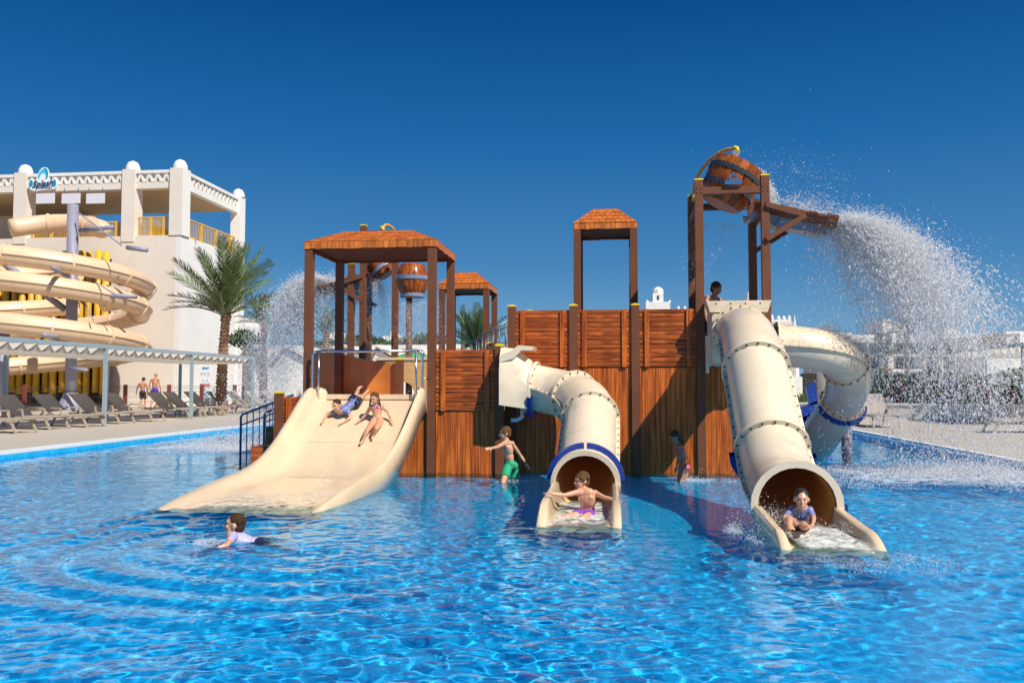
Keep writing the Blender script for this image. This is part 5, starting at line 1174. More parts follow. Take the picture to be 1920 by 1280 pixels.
def head(b, c, fwd, up, s):
    Q = basis(fwd, up); c = Vector(c); f = Q@Vector((0, 1, 0)); u = Q@Vector((0, 0, 1)); x = Q@Vector((1, 0, 0))
    ell(b, c+u*.020*s-f*.010*s, (.074*s, .092*s, .092*s), Q); ell(b, c-u*.035*s+f*.022*s, (.056*s, .062*s, .070*s), Q)
    ell(b, c-u*.085*s+f*.052*s, (.026*s, .024*s, .020*s), Q)                      # chin
    ell(b, c+u*.030*s+f*.070*s, (.052*s, .018*s, .016*s), Q)                      # brow
    capsule(b, c+u*.012*s+f*.078*s, c-u*.022*s+f*.104*s, .009*s, .014*s, 8)       # nose
    for k in (-1, 1):
        ell(b, c+x*k*.036*s-u*.020*s+f*.066*s, (.020*s, .018*s, .020*s), Q)       # cheek
        ell(b, c+x*k*.079*s-u*.006*s-f*.008*s, (.009*s, .020*s, .030*s), Q)       # ear
    ell(b, c-u*.052*s+f*.078*s, (.026*s, .014*s, .012*s), Q)
    return c, f, u, x
def face_bits(t, c, f, u, x, s, smile=False):
    for k in (-1, 1):
        b = MB(); ell(b, c+x*k*.030*s+u*.006*s+f*.0805*s, (.0095*s, .0045*s, .0042*s if not smile else .0028*s), Matrix((x, f, u)).transposed()); t.part('eye', b, M['eye'], smooth=True)
        b = MB(); ell(b, c+x*k*.031*s+u*.026*s+f*.0835*s, (.012*s, .003*s, .0022*s), Matrix((x, f, u)).transposed()); t.part('eyebrow', b, M['hairb'], smooth=True)
    b = MB(); w = .026 if smile else .020
    ell(b, c-u*.054*s+f*.093*s, (w*s, .006*s, (.011 if smile else .007)*s), Matrix((x, f, u)).transposed()); t.part('mouth', b, M['lip'], smooth=True)
    if smile: b = MB(); ell(b, c-u*.051*s+f*.096*s, (.019*s, .005*s, .005*s), Matrix((x, f, u)).transposed()); t.part('teeth', b, M['teeth'], smooth=True)
def person(label, J, s, hs, skin, look, up=(0, 0, 1), tf=(0, -1, 0), vox=.0085, hair='hairb', hairstyle='short', wear=(), smile=False, girl=False, feet=True, handn=None, foot_dirs=None, belly=1.0, recv=False, clip=None):
    """J: joints head, neck, chest, pelvis, shL, elL, wrL, haL, shR .., hipL, knL, anL, toL, ...   (any may be missing)"""
    g = J['pelvis']; t = Thing('person', label, 'person', (g.x, g.y, g.z)); b = MB()
    hd = head(b, J['head'], look, up, hs)
    ax = (J['neck']-J['pelvis']).normalized(); f0 = Vector(tf); f0 = (f0-ax*f0.dot(ax)).normalized(); Qt = basis(f0, ax); X = Qt@Vector((1, 0, 0))
    capsule(b, J['neck']-ax*.03*s, J['head']-Vector(up).normalized()*.045*hs-hd[1]*.012*hs, .050*s*(1.0 if not girl else .9), .045*hs)
    ch = J['chest']; wy = .85 if girl else 1.0
    ell(b, ch, (.150*s*wy, .098*s, .165*s), Qt); ell(b, ch+ax*.11*s, (.135*s*wy, .080*s, .085*s), Qt); ell(b, (ch+J['pelvis'])/2, (.120*s*wy*belly, .088*s*belly, .15*s), Qt); ell(b, J['pelvis'], (.138*s, .098*s, .105*s), Qt)
    capsule(b, J['shL'], J['neck']-ax*.03*s, .050*s, .050*s); capsule(b, J['shR'], J['neck']-ax*.03*s, .050*s, .050*s)
    for q in (-1, 1): ell(b, ch+ax*.05*s+X*q*.065*s+f0*.055*s, (.062*s, .035*s, .045*s), Qt); ell(b, J['pelvis']-f0*.055*s+X*q*.06*s-ax*.03*s, (.075*s, .06*s, .08*s), Qt)
    for sd, k in (('L', 1), ('R', -1)):
        if 'el'+sd in J:
            sh, el, wr = J['sh'+sd], J['el'+sd], J['wr'+sd]
            ell(b, sh, (.055*s, .055*s, .055*s)); capsule(b, sh, sh.lerp(el, .5), .046*s, .043*s); capsule(b, sh.lerp(el, .45), el, .043*s, .034*s); capsule(b, el, el.lerp(wr, .35), .034*s, .036*s); capsule(b, el.lerp(wr, .35), wr, .036*s, .024*s)
            if 'ha'+sd in J: hand(b, wr, J['ha'+sd], s*1.05, (handn or {}).get(sd, (0, 0, 1)), side=k)
        if 'kn'+sd in J:
            hp, kn = J['hip'+sd], J['kn'+sd]; capsule(b, hp, hp.lerp(kn, .5), .082*s, .072*s); capsule(b, hp.lerp(kn, .5), kn, .072*s, .052*s)
            if 'an'+sd in J:
                an = J['an'+sd]; capsule(b, kn, kn.lerp(an, .35), .050*s, .054*s); capsule(b, kn.lerp(an, .35), an, .054*s, .033*s)
                if 'to'+sd in J:
                    to = J['to'+sd]; d = (to-an).normalized(); ell(b, an-d*.02*s, (.032*s,)*3); capsule(b, an, an.lerp(to, .7), .034*s, .028*s); xx = d.cross(Vector((0, 0, 1))); xx = xx.normalized() if xx.length > .05 else Vector((1, 0, 0))
                    for j in range(5): e = to+xx*(j-2)*.016*s-d*abs(j-1.2)*.008*s; capsule(b, an.lerp(to, .6)+xx*(j-2)*.010*s, e, .016*s, .010*s, 6)
    body = remesh('body', b, M[skin], vox, 3, t.o, -t.loc); 
    if recv: RECV.append(body)
    c, f, u, x = hd; face_bits(t, c, f, u, x, hs, smile); Qh = Matrix((x, f, u)).transposed()
    if hair:
        b = MB(); rr = 1.0 if hairstyle != 'buzz' else .99
        ell(b, c+u*.038*hs-f*.020*hs, (.081*hs*rr, .091*hs*rr, .086*hs*rr), Qh); ell(b, c-u*.015*hs-f*.045*hs, (.070*hs*rr, .062*hs*rr, .075*hs*rr), Qh)
        if hairstyle == 'short':
            for k in range(7):
                a = (k-3)*.32; ell(b, c+u*(.070-.012*abs(k-3))*hs+f*(.052-.01*abs(k-3)*.8)*hs+x*.023*(k-3)*hs, (.022*hs, .030*hs, .020*hs), Qh)
            for k in (-1, 1): ell(b, c+x*k*.072*hs+u*.022*hs-f*.0*hs, (.014*hs, .035*hs, .03*hs), Qh)
        if hairstyle == 'girl':
            for k in (-1, 1):
                P = [c+x*k*.070*hs+u*.01*hs-f*.02*hs, c+x*k*.095*hs-u*.07*hs, c+x*k*.115*hs-u*.15*hs+f*.02*hs, c+x*k*.125*hs-u*.22*hs+f*.02*hs]
                for i in range(3): capsule(b, P[i], P[i+1], (.026-.007*i)*hs, (.019-.006*i)*hs, 7)
        if hairstyle == 'tail':
            P = [c-f*.07*hs+u*.02*hs, c-f*.10*hs-u*.08*hs, c-f*.085*hs-u*.18*hs]
            for i in range(2): capsule(b, P[i], P[i+1], (.040-.01*i)*hs, (.030-.012*i)*hs, 8)
        rh = random.Random(int(abs(c.x)*1000))
        for k in range(26):      # locks that break the outline
            an = rh.uniform(-2.9, -.24) if hairstyle != 'buzz' else rh.uniform(-2.7, -.45); el_ = rh.uniform(.15, 1.45); d_ = (x*math.cos(an)*math.cos(el_)+f*math.sin(an)*math.cos(el_)+u*math.sin(el_)); p_ = c+u*.030*hs-f*.018*hs+d_*.084*hs; tn = (Vector((rh.uniform(-1, 1), rh.uniform(-1, 1), -.8))); tn = (tn-d_*tn.dot(d_)).normalized(); capsule(b, p_, p_+tn*.030*hs+d_*.002*hs, .0125*hs, .006*hs, 6)
        remesh('hair', b, M[hair], vox*.75, 1, t.o, -t.loc)
    for w in wear:
        kind, m = w[0], w[1]; b = MB()
        if kind == 'shorts':
            ln = w[2] if len(w) > 2 else .6
            ell(b, J['pelvis']+ax*.012*s, (.148*s, .110*s, .095*s), Qt)
            for q in (-1, 1): ell(b, J['pelvis']-f0*.058*s+X*q*.06*s-ax*.03*s, (.084*s, .068*s, .088*s), Qt)
            for sd in 'LR':
                if 'kn'+sd in J: hp, kn = J['hip'+sd], J['kn'+sd]; capsule(b, hp, hp.lerp(kn, ln), .094*s, .096*s, 12, flat=True)
        elif kind == 'vest':
            cut = w[2] if len(w) > 2 else .55
            ell(b, ch, (.157*s*wy, .106*s, .170*s), Qt); ell(b, ch+ax*.10*s, (.143*s*wy, .088*s, .09*s), Qt); ell(b, (ch+J['pelvis'])/2, (.130*s*wy, .097*s, .15*s), Qt); ell(b, J['pelvis']+ax*.04*s, (.142*s, .105*s, .085*s), Qt)
            for q in (-1, 1): ell(b, ch+ax*.05*s+X*q*.065*s+f0*.058*s, (.068*s, .040*s, .05*s), Qt)
            for sd in 'LR':
                capsule(b, J['sh'+sd], J['neck']-ax*.035*s, .057*s, .055*s)
                if 'el'+sd in J: ell(b, J['sh'+sd], (.062*s,)*3); capsule(b, J['sh'+sd], J['sh'+sd].lerp(J['el'+sd], cut), .054*s, .050*s, 10, flat=True)
            capsule(b, J['neck']-ax*.05*s, J['neck']+ax*.0*s, .058*s, .054*s)
        elif kind == 'top':
            ell(b, ch+ax*.045*s, (.150*s*wy+.006, .102*s, .060*s), Qt)
            for q in (-1, 1): ell(b, ch+ax*.055*s+X*q*.062*s+f0*.060*s, (.058*s, .042*s, .052*s), Qt); capsule(b, ch+ax*.09*s+X*q*.06*s+f0*.07*s, J['neck']+X*q*.035*s-ax*.01*s+f0*.02*s, .010, .008, 6)
        elif kind == 'brief':
            ell(b, J['pelvis']-ax*.012*s, (.146*s, .108*s, .078*s), Qt)
            for q in (-1, 1): ell(b, J['pelvis']-f0*.058*s+X*q*.06*s-ax*.03*s, (.082*s, .066*s, .070*s), Qt)
        elif kind == 'band':
            wr, el = J['wr'+w[2]], J['el'+w[2]]; q = wr.lerp(el, .06); q2 = wr.lerp(el, .15); capsule(b, q, q2, .027*s, .029*s, 10, flat=True)
        o = remesh({'shorts': 'swim_shorts', 'vest': 'rash_vest', 'top': 'bikini_top', 'brief': 'bikini_bottom', 'band': 'wristband'}[kind], b, M[m], vox*.9, 2, t.o, -t.loc)
        if recv: RECV.append(o)
    return t
def Jy(d, Y):
    out = {}
    for k, v in d.items(): out[k] = aY(v[0], v[1], v[2] if len(v) > 2 else Y)
    return out
# 1 boy in green shorts walking left
J = Jy(dict(head=(947, 812), neck=(950, 826), chest=(952, 842), pelvis=(957, 871), shL=(945, 831, 11.16), elL=(932, 838, 11.0), wrL=(922, 840, 10.9), haL=(915, 841, 10.85), shR=(960, 831, 11.32), elR=(976, 854, 11.42), wrR=(986, 868, 11.42), haR=(995, 880, 11.4),
    hipL=(952, 877, 11.17), knL=(943, 905, 10.95), anL=(948, 928, 11.05), toL=(940, 934, 10.95), hipR=(963, 877, 11.30), knR=(964, 907, 11.3), anR=(968, 932, 11.45), toR=(962, 936, 11.4)), 11.22)
person('boy in green swim shorts wading left beside the plank wall', J, .66, .79, 'skin2', (-1, -.35, -.05), tf=(-.8, -.6, 0), hair='hairl', wear=(('shorts', 'c_green', .62), ('band', 'c_band', 'R')), handn={'L': (0, -1, .3), 'R': (.6, -.6, .2)}, recv=True)
# 2 boy sitting in the mouth of the middle tube
J = Jy(dict(head=(1091, 901), neck=(1098, 919), chest=(1101, 936), pelvis=(1102, 962, 8.4), shL=(1081, 923, 8.28), elL=(1058, 928, 8.2), wrL=(1034, 925, 8.15), haL=(1018, 924, 8.1), shR=(1116, 924, 8.36), elR=(1133, 932, 8.25), wrR=(1150, 936, 8.2), haR=(1163, 939, 8.15),
    hipL=(1094, 966, 8.3), knL=(1070, 966, 8.05), anL=(1048, 974, 7.95), toL=(1036, 976, 7.9), hipR=(1110, 966, 8.3), knR=(1098, 968, 7.95), anR=(1074, 982, 7.85), toR=(1060, 985, 7.8)), 8.35)
person('shirtless boy sitting in the mouth of the middle tube slide, arms on its rims', J, .62, .77, 'skin2', (-1, -.55, -.1), tf=(-.25, -1, 0), vox=.0075, hair='hairl', wear=(('shorts', 'c_violet', .6),), handn={'L': (0, 0, 1), 'R': (0, 0, 1)}, recv=True)
# 3 boy coming out of the right tube
J = Jy(dict(head=(1503, 936, 7.25), neck=(1501, 953, 7.3), chest=(1500, 964, 7.35), pelvis=(1499, 983, 7.42), shL=(1484, 956, 7.3), elL=(1471, 970, 7.2), wrL=(1477, 982, 7.1), haL=(1484, 988, 7.05), shR=(1518, 956, 7.3), elR=(1526, 970, 7.25), wrR=(1524, 982, 7.15), haR=(1519, 988, 7.1),
    hipL=(1491, 985, 7.35), knL=(1480, 972, 7.12), anL=(1480, 988, 7.0), toL=(1481, 991, 6.93), hipR=(1507, 985, 7.35), knR=(1506, 985, 7.1), anR=(1511, 989, 6.98), toR=(1512, 984, 6.92)), 7.3)
person('laughing boy in a blue grey rash vest at the mouth of the right tube slide', J, .56, .74, 'skin2', (-.12, -1, -.05), tf=(0, -1, .1), vox=.0070, hair='haird', hairstyle='buzz', wear=(('vest', 'c_rash', .8), ('shorts', 'c_navy', .45)), smile=True, recv=True)
# 4 girl by the wall
J = Jy(dict(head=(1265, 820), neck=(1270, 834), chest=(1275, 848), pelvis=(1281, 875), shL=(1270, 838, 11.45), elL=(1272, 857, 11.3), wrL=(1269, 874, 11.2), haL=(1266, 884, 11.15), shR=(1279, 837, 11.58), elR=(1285, 858, 11.5), wrR=(1277, 874, 11.35), haR=(1272, 884, 11.3),
    hipL=(1278, 880, 11.45), knL=(1274, 905, 11.35), anL=(1277, 928, 11.45), hipR=(1284, 880, 11.55), knR=(1283, 906, 11.5), anR=(1287, 930, 11.6)), 11.5)
person('girl in a pink bikini bending in the shade at the plank wall', J, .60, .77, 'skin3', (-1, -.3, -.55), tf=(-1, -.5, -.1), hair='haird', hairstyle='tail', wear=(('top', 'c_pink'), ('brief', 'c_pink')), girl=True, recv=True)
# 5 swimmer
def zz(u, v, z): return az(u, v, z)
hh = az(441, 982, .13); Yw = hh.y
J = Jy(dict(head=(440, 983), neck=(440, 1001), chest=(450, 1011, Yw+.02), pelvis=(480, 1023, Yw+.04), shL=(436, 1007, Yw-.10), elL=(425, 1022, Yw-.25), wrL=(410, 1026, Yw-.30), haL=(402, 1027, Yw-.32), shR=(447, 1004, Yw+.12), elR=(440, 1018, Yw+.3), wrR=(425, 1020, Yw+.34), haR=(417, 1020, Yw+.36),
    hipL=(484, 1026, Yw-.03), knL=(510, 1030, Yw-.10), anL=(533, 1045, Yw-.2), toL=(545, 1048, Yw-.22), hipR=(486, 1023, Yw+.10), knR=(512, 1026, Yw+.15), anR=(540, 1036, Yw+.2), toR=(550, 1038, Yw+.2)), Yw)
person('boy in a pale lilac rash vest swimming left in front of the wide slide', J, .62, .80, 'skin2', (-1, -.25, .12), tf=(-.15, -.1, -1), vox=.0075, hair='hairb', hairstyle='buzz', wear=(('vest', 'c_rashl', .5), ('shorts', 'c_navy', .7)), recv=True)
# 6 boy head first on the wide slide
def H(u, v, l): return slide_hit(u, v, l)
cst = H(646, 768, .10); pel = H(664, 753, .10)
J = dict(head=H(631, 760, .19), neck=H(639, 764, .15), chest=cst, pelvis=pel, shL=H(632, 769, .11), elL=H(612, 778, .05), wrL=H(607, 787, .03), haL=H(603, 793, .03), shR=H(653, 772, .09), elR=H(657, 782, .05), wrR=H(645, 791, .03), haR=H(637, 795, .03),
    hipL=H(659, 750, .11), knL=aY(667, 741, pel.y+.22), anL=aY(673, 727, pel.y+.24), toL=aY(680, 724, pel.y+.27), hipR=H(669, 756, .10), knR=aY(677, 746, pel.y+.20), anR=aY(687, 735, pel.y+.22), toR=aY(692, 729, pel.y+.25))
person('boy in a blue grey vest sliding head first down the wide slide', J, .60, .74, 'skin2', (-.35, -1, -.30), up=(-.15, -.25, 1), tf=(.1, -.3, -1), hair='hairb', hairstyle='buzz', wear=(('vest', 'c_rash', .5), ('shorts', 'c_navy', .55)), smile=False)
# 7 girl sitting on the wide slide
pel = H(707, 786, .07); k = pel.y
J = dict(head=aY(702, 747, k-.02), neck=aY(705, 759, k+.03), chest=aY(707, 769, k+.03), pelvis=pel, shL=aY(696, 762, k), elL=aY(686, 777, k+.04), wrL=H(675, 788, .04), haL=H(669, 793, .02), shR=aY(717, 761, k+.05), elR=aY(729, 774, k+.05), wrR=H(734, 788, .04), haR=H(736, 796, .02),
    hipL=H(701, 789, .08), knL=H(689, 806, .17), anL=H(680, 826, .05), toL=H(674, 833, .04), hipR=H(713, 790, .08), knR=H(705, 803, .18), anR=H(699, 817, .05), toR=H(697, 824, .04))
person('laughing girl in a bright bikini sitting on the wide slide', J, .60, .73, 'skin2', (-.15, -1, -.35), tf=(-.2, -1, .1), hair='hairl', hairstyle='girl', wear=(('top', 'bikini'), ('brief', 'bikini')), smile=True, girl=True)
# 8 man on top of the tall tower
J = Jy(dict(head=(1343, 541, 13.0), neck=(1338, 556, 13.05), chest=(1335, 572, 13.1), pelvis=(1331, 602, 13.2), shL=(1326, 558, 13.0), elL=(1322, 582, 12.9), wrL=(1325, 600, 12.75), haL=(1330, 606, 12.7), shR=(1350, 563, 13.1), elR=(1356, 580, 12.95), wrR=(1352, 596, 12.8), haR=(1348, 604, 12.75),
    hipL=(1326, 606), knL=(1324, 650, 13.0), anL=(1326, 688, 13.1), hipR=(1338, 606), knR=(1338, 650, 13.0), anR=(1338, 688, 13.1)), 13.2)
person('bare chested youth with tousled hair waiting on top of the tall tower', J, .80, .88, 'skin3', (.75, -.6, -.35), tf=(.5, -.9, -.2), hair='hairb', wear=(('shorts', 'c_navy', .6),))
# 9, 10 the two men on the deck (backs turned)
Ym_ = 39.9
def stand(cx, hv, fv, Y, s, lean=0):
    ft = aY(cx, fv, Y).z; k = (aY(cx, hv, Y).z-ft)/1.70; x = aY(cx, hv, Y).x; P = lambda dx, dy, z: Vector((x+dx*k, Y+dy*k, ft+z*k)); return P
P = stand(291, 702, 765, Ym_, 1)
J = dict(head=P(.02, .03, 1.68), neck=P(0, 0, 1.50), chest=P(0, 0, 1.28), pelvis=P(0, 0, .95), shL=P(-.21, 0, 1.43), elL=P(-.29, -.03, 1.15), wrL=P(-.27, .05, .90), haL=P(-.27, .08, .8), shR=P(.21, 0, 1.43), elR=P(.29, -.06, 1.15), wrR=P(.30, .03, .90), haR=P(.30, .06, .8),
    hipL=P(-.09, 0, .90), knL=P(-.12, .06, .50), anL=P(-.13, -.15, .10), toL=P(-.13, .0, .03), hipR=P(.09, 0, .90), knR=P(.11, .12, .50), anR=P(.13, .10, .08), toR=P(.14, .27, .03))
person('bald bare backed man in purple shorts walking behind the wire fence', J, 1.08, 1.0, 'skin1', (.3, 1, -.1), tf=(0, 1, 0), vox=.018, hair=None, wear=(('shorts', 'c_purple', .85),), belly=1.12)
P = stand(268, 708, 765, Ym_+.2, 1)
J = dict(head=P(.02, .05, 1.60), neck=P(0, 0, 1.42), chest=P(-.02, 0, 1.22), pelvis=P(0, 0, .90), shL=P(-.20, 0, 1.36), elL=P(-.32, -.03, 1.10), wrL=P(-.38, .03, .88), haL=P(-.40, .05, .78), shR=P(.18, 0, 1.36), elR=P(.24, .06, 1.08), wrR=P(.22, .12, .85), haR=P(.22, .14, .75),
    hipL=P(-.09, 0, .86), knL=P(-.10, .08, .48), anL=P(-.12, -.1, .08), toL=P(-.12, .1, .03), hipR=P(.09, 0, .86), knR=P(.10, .1, .48), anR=P(.12, .05, .08), toR=P(.12, .22, .03))
person('dark haired bare backed youth in black shorts beside the bald man', J, .98, .98, 'skin1', (.2, 1, -.35), tf=(0, 1, 0), vox=.018, hair='haird', wear=(('shorts', 'c_black', .8),))
# ================================================================ SPRAY, SPLASHES, FOAM (uncountable water drops)
OCT = np.array([(1.3,0,-.2),(-.5,1.1,-.4),(-.5,-1.1,-.4),(-.3,0,1.2)], float)   # a drop: four tiny faces
OCF = np.array([(0,1,3),(1,2,3),(2,0,3),(0,2,1)])
def drops(name, label, P, R, V=None, stretch=1.0, m='drop'):
    n = len(P); rng = np.random.RandomState(n % 1000+1)
    if V is None: A = rng.normal(size=(n, 3))
    else: A = V+rng.normal(size=(n, 3))*.25*np.linalg.norm(V, axis=1)[:, None]
    A /= np.linalg.norm(A, axis=1)[:, None]; B = np.cross(A, rng.normal(size=(n, 3))); B /= np.linalg.norm(B, axis=1)[:, None]; C = np.cross(A, B)
    st = 1+(stretch-1)*rng.uniform(0, 1, n)**2
    v = P[:, None, :]+R[:, None, None]*(OCT[None, :, 0:1]*A[:, None, :]*st[:, None, None]+OCT[None, :, 1:2]*B[:, None, :]+OCT[None, :, 2:3]*C[:, None, :])
    f = OCF[None]+(np.arange(n)*4)[:, None, None]; v = v.reshape(-1, 3).astype(np.float32); f = f.reshape(-1, 3).astype(np.int32)
    me = bpy.data.meshes.new(name); me.vertices.add(len(v)); me.vertices.foreach_set('co', v.ravel()); me.loops.add(f.size); me.loops.foreach_set('vertex_index', f.ravel()); me.polygons.add(len(f)); me.polygons.foreach_set('loop_start', np.arange(0, f.size, 3, dtype=np.int32)); me.update(calc_edges=True); me.shade_smooth()
    me.materials.append(M[m]); o = link(name, me); tag(o, label, None, kind='stuff'); return o
def jetspray(seed, n, lip0, lip1, v0, vj, tmax, zmin, jets=260, spread=.16, r=(.004, .011), tpow=.7, grav=9.8, ylo=None, drag=0):
    rng = np.random.RandomState(seed); lip0 = np.array(lip0); lip1 = np.array(lip1)
    j = rng.randint(jets, size=n); ju = rng.uniform(0, 1, jets); jv = np.array(v0)+rng.normal(size=(jets, 3))*np.array(vj); jt = rng.uniform(.15, 1, jets)**.6
    o = lip0+(lip1-lip0)*ju[j][:, None]; t = tmax*rng.uniform(0, 1, n)**tpow*jt[j]
    v = jv[j]+rng.normal(size=(n, 3))*spread*(.5+rng.uniform(0, 1, (n, 1))**2*2)
    p = o+v*t[:, None]; p[:, 2] -= .5*grav*t*t; p += rng.normal(size=(n, 3))*(.015+.05*t[:, None]); vel = v.copy(); vel[:, 2] -= grav*t
    k = p[:, 2] > zmin; p = p[k]; vel = vel[k]; R = rng.uniform(0, 1, len(p))**3*(r[1]-r[0])+r[0]
    return p, R, vel
# right spray off the tray
p1 = jetspray(1, 62000, (3.10, 12.50, 3.60), (3.12, 13.55, 3.60), (2.45, -.1, .78), (.70, .26, .32), 1.02, .02, jets=460, spread=.13, r=(.0038, .0105), tpow=.75)
p2 = jetspray(2, 5500, (2.3, 12.6, 3.86), (3.0, 13.5, 3.72), (1.9, 0, 1.0), (.8, .4, .6), .55, .3, jets=120, spread=.3, r=(.003, .009))
p3 = jetspray(3, 4000, (2.9, 12.6, 3.6), (3.1, 13.5, 3.55), (.5, 0, .1), (.45, .3, .5), .85, .05, jets=90, spread=.25, r=(.003, .008))
cat_ = lambda *L: [np.concatenate([q[i] for q in L]) for i in range(3)]
p4 = jetspray(41, 24000, (3.10, 12.50, 3.60), (3.12, 13.55, 3.60), (2.3, -.1, .55), (.80, .28, .32), 1.02, .02, jets=120, spread=.10, r=(.006, .017), tpow=.45)
p5 = jetspray(42, 26000, (3.08, 12.45, 3.58), (3.14, 13.6, 3.62), (2.2, -.1, .6), (.85, .35, .5), 1.0, .02, jets=500, spread=.3, r=(.0022, .0045), tpow=.7)
P, R, V = cat_(p1, p2, p3, p4, p5); drops('water_spray', 'big white spray arching off the tall tower tray to the right', P, R, V, 4.5)
# barrel stream on to the tray, with drips
p1 = jetspray(4, 9000, (2.02, 12.85, 4.42), (2.08, 13.25, 4.42), (.95, 0, .35), (.14, .12, .15), .40, 3.75, jets=60, spread=.07, r=(.006, .014), tpow=1)
p2 = jetspray(5, 1800, (1.35, 13.1, 3.7), (2.1, 13.5, 3.75), (-.9, 0, -.2), (.4, .2, .5), .75, 1.6, jets=14, spread=.10, r=(.003, .008), tpow=1)
p3 = jetspray(6, 700, aY(1377, 284, 13.0), aY(1381, 284, 13.0), (.02, 0, -.5), (.02, .02, .1), .16, 4.3, jets=8, spread=.02, r=(.003, .007), tpow=1)
p4 = jetspray(7, 700, (1.6, 12.8, 4.6), (3.4, 13.4, 4.4), (.6, 0, .6), (.9, .3, .9), .5, 3.2, jets=100, spread=.5, r=(.003, .007))
P, R, V = cat_(p1, p2, p3, p4); drops('water_stream', 'white water pouring from the big barrel on to the tray', P, R, V, 2.5)
# left spray
xl_, zl_ = q_ = (aY(604, 524, 16.2).x, aY(604, 524, 16.2).z)
p1 = jetspray(8, 72000, (xl_, 16.15, zl_), (xl_, 17.05, zl_), (-1.75, .1, .70), (.50, .30, .33), .98, .02, jets=460, spread=.16, r=(.0048, .0125), tpow=.75)
p2 = jetspray(9, 18000, (xl_+.1, 16.2, zl_), (xl_+.9, 17.0, zl_-.03), (-.7, 0, .6), (.55, .3, .4), .85, .3, jets=150, spread=.25, r=(.004, .010))
p3 = jetspray(10, 6000, aY(690, 520, 16.5), aY(700, 525, 16.5), (.9, 0, -.1), (.30, .2, .3), .75, .6, jets=24, spread=.08, r=(.003, .009), tpow=1)
P, R, V = cat_(p1, p2, p3); drops('water_spray', 'big white spray falling left of the wide slide canopy', P, R, V, 3.0)
# drizzle round the barrel column
c_ = aY(767, 560, 15.2)
p1 = jetspray(11, 9000, (c_.x-.12, 15.0, c_.z-.1), (c_.x+.5, 15.35, c_.z), (.05, -.1, -.1), (.18, .12, .3), .85, .2, jets=200, spread=.12, r=(.003, .007), tpow=.6)
drops('water_drizzle', 'fine drops running down round the barrel column', *p1[:2], p1[2], 2.5)
# water hitting the curling tube (thin film of drops on its back)
p1 = jetspray(12, 7000, (3.0, 13.0, 2.12), (3.9, 13.6, 1.75), (.6, -.1, .5), (.5, .3, .4), .30, 1.3, jets=120, spread=.25, r=(.003, .008))
drops('water_spray', 'spray bouncing off the curling tube slide', *p1[:2], p1[2], 2.0)
# foam patches where spray lands, at the slides and round the swimmers
def foam(name, label, n, cx, cy, rx, ry, zs, seed, r=(.004, .012), zp=2.2):
    rng = np.random.RandomState(seed); m = max(8, n//60); cc = rng.normal(size=(m, 2))*.5; k = rng.randint(m, size=n)
    xy = cc[k]+rng.normal(size=(n, 2))*.14; z = zs*rng.exponential(.35, n)**zp*.6+.004
    P = np.stack([cx+xy[:, 0]*rx, cy+xy[:, 1]*ry, z], -1); return drops(name, label, P, rng.uniform(*r, n), None, 1.5)
foam('foam', 'white foam and spray bounce on the pool under the right spray', 26000, 5.0, 12.6, 1.7, 1.5, .30, 1, (.004, .012))
foam('foam', 'white foam on the pool under the left spray', 22000, xl_-1.55, 16.6, 1.3, 1.2, .35, 2, (.005, .014))
foam('foam', 'foam streaks in front of the right tube slide', 2500, 1.85, 6.35, .55, .35, .05, 3, (.0015, .004))
foam('foam', 'foam along the left rim of the right tube slide', 2200, 1.14, 7.5, .22, .4, .22, 4, (.002, .006))
foam('foam', 'foam by the girl at the plank wall', 1500, J4x if 'J4x' in globals() else .95, 11.45, .45, .18, .10, 5, (.002, .007))
foam('foam', 'splash round the head of the swimming boy', 900, SW.x-.52, 6.50, .20, .16, .06, 6, (.0015, .0055))
foam('foam', 'drops behind the swimming boy', 700, SW.x+.35, 6.55, .45, .15, .05, 7, (.0015, .004))
foam('foam', 'few drops round the boy wading in green shorts', 350, -1.25, 11.1, .25, .15, .06, 8, (.002, .006))
# frothy water inside the run-outs and on the wide slide: thin sheets with holes
def froth(density=.5, scale=9, tint=(.86, .90, .80)):
    m = bpy.data.materials.new('frothy_water'); m.use_nodes = True; N = m.node_tree.nodes; L = m.node_tree.links; b = N['Principled BSDF']; b.inputs['Base Color'].default_value = (*tint, 1); b.inputs['Roughness'].default_value = .35
    tc = N.new('ShaderNodeTexCoord'); n1 = N.new('ShaderNodeTexNoise'); n1.inputs['Scale'].default_value = scale; n1.inputs['Detail'].default_value = 9; n1.inputs['Roughness'].default_value = .7; n1.inputs['Distortion'].default_value = 1.2; L.new(tc.outputs['Object'], n1.inputs['Vector'])
    mr = N.new('ShaderNodeMapRange'); mr.inputs['From Min'].default_value = .62-density*.3; mr.inputs['From Max'].default_value = .74-density*.16; L.new(n1.outputs[0], mr.inputs[0]); 
    at = N.new('ShaderNodeAttribute'); at.attribute_name = 'edge'; mu = N.new('ShaderNodeMath'); mu.operation = 'MULTIPLY'; L.new(mr.outputs[0], mu.inputs[0]); L.new(at.outputs['Fac'], mu.inputs[1])
    tr = N.new('ShaderNodeBsdfTransparent'); mx = N.new('ShaderNodeMixShader'); L.new(mu.outputs[0], mx.inputs[0]); L.new(tr.outputs[0], mx.inputs[1]); L.new(b.outputs[0], mx.inputs[2]); L.new(mx.outputs[0], N['Material Output'].inputs[0])
    bp = N.new('ShaderNodeBump'); bp.inputs['Strength'].default_value = .5; bp.inputs['Distance'].default_value = .02; L.new(n1.outputs[0], bp.inputs['Height']); L.new(bp.outputs[0], b.inputs['Normal']); return m
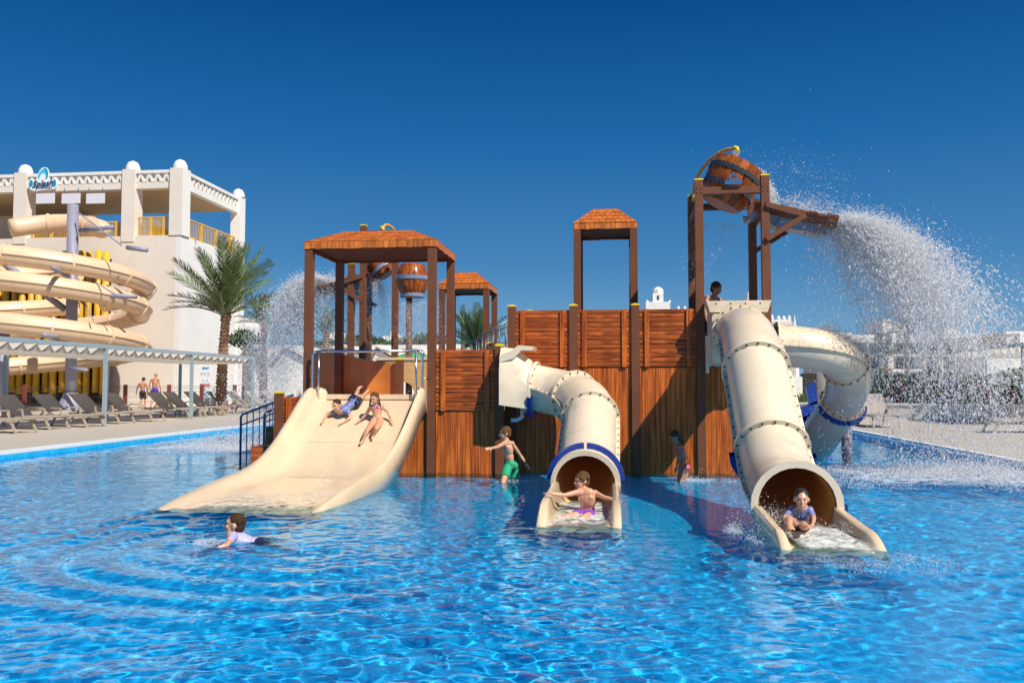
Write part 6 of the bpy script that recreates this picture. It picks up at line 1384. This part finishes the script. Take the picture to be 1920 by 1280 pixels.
def sheet(name, label, corner_fn, nu, nv, m, amp=.012):
    V = []; F = []; E = []
    for j in range(nv+1):
        for i in range(nu+1):
            u, v = i/nu, j/nv; p = corner_fn(u, v); p.z += amp*mnoise.noise(p*9)+amp*.5*mnoise.noise(p*23); V.append(tuple(p)); E.append(max(0, min(1, min(u, 1-u)*7))*max(0, min(1, min(v, 1-v)*5)))
    for j in range(nv):
        for i in range(nu): a = j*(nu+1)+i; F.append((a, a+1, a+nu+2, a+nu+1))
    me = bpy.data.meshes.new(name); me.from_pydata(V, [], F); me.shade_smooth(); at = me.attributes.new('edge', 'FLOAT', 'POINT'); at.data.foreach_set('value', E); me.materials.append(m); o = link(name, me); tag(o, label, None, kind='stuff'); return o
M['froth'] = froth(1.0, 11, (.90, .93, .86)); M['frothl'] = froth(.85, 8, (.92, .91, .82)); M['frothw'] = froth(.62, 8, (.92, .84, .68)); M['frothp'] = froth(.62, 4.5, (.80, .90, .96))
sheet('frothy_water', 'frothy water running out of the right tube slide', lambda u, v: Vector((1.33+.56*u+.06*(1-v)*(1), 6.55+1.0*v, .035+.04*v)), 50, 80, M['froth'], .010)
sheet('frothy_water', 'water swirling round the boy in the middle tube slide', lambda u, v: Vector((-.60+.58*u, 7.45+1.5*v, .028+.03*v)), 40, 90, M['frothl'], .009)
sheet('frothy_water', 'thin froth at the foot of the wide slide', lambda u, v: Vector((-4.45+1.5*u+.04*(1-v), 8.0+1.6*v, .035+.03*max(0, v-.5))), 90, 90, M['frothw'], .006)
sheet('foam', 'pale foam sheet on the water under the right spray', lambda u, v: Vector((2.9+3.0*u, 11.0+3.0*v, .022)), 90, 80, M['frothp'], .012)
sheet('foam', 'pale foam sheet on the water under the left spray', lambda u, v: Vector((-9.2+3.0*u, 15.2+2.8*v, .022)), 90, 80, M['frothp'], .012)
# splash thrown up beside the boy in the right tube
p1 = jetspray(21, 1500, (1.30, 7.35, .12), (1.45, 7.15, .10), (-.35, .1, .9), (.45, .25, .5), .30, .03, jets=50, spread=.2, r=(.0015, .0055))
p2 = jetspray(22, 900, (1.55, 7.1, .08), (1.85, 7.1, .08), (.2, .1, .6), (.4, .25, .4), .25, .03, jets=50, spread=.2, r=(.0015, .0045))
P, R, V = cat_(p1, p2, p2); drops('splash', 'white splash thrown up beside the laughing boy', P, R, V, 1.8)


for o in RECV: o.cycles.is_caustics_receiver=True
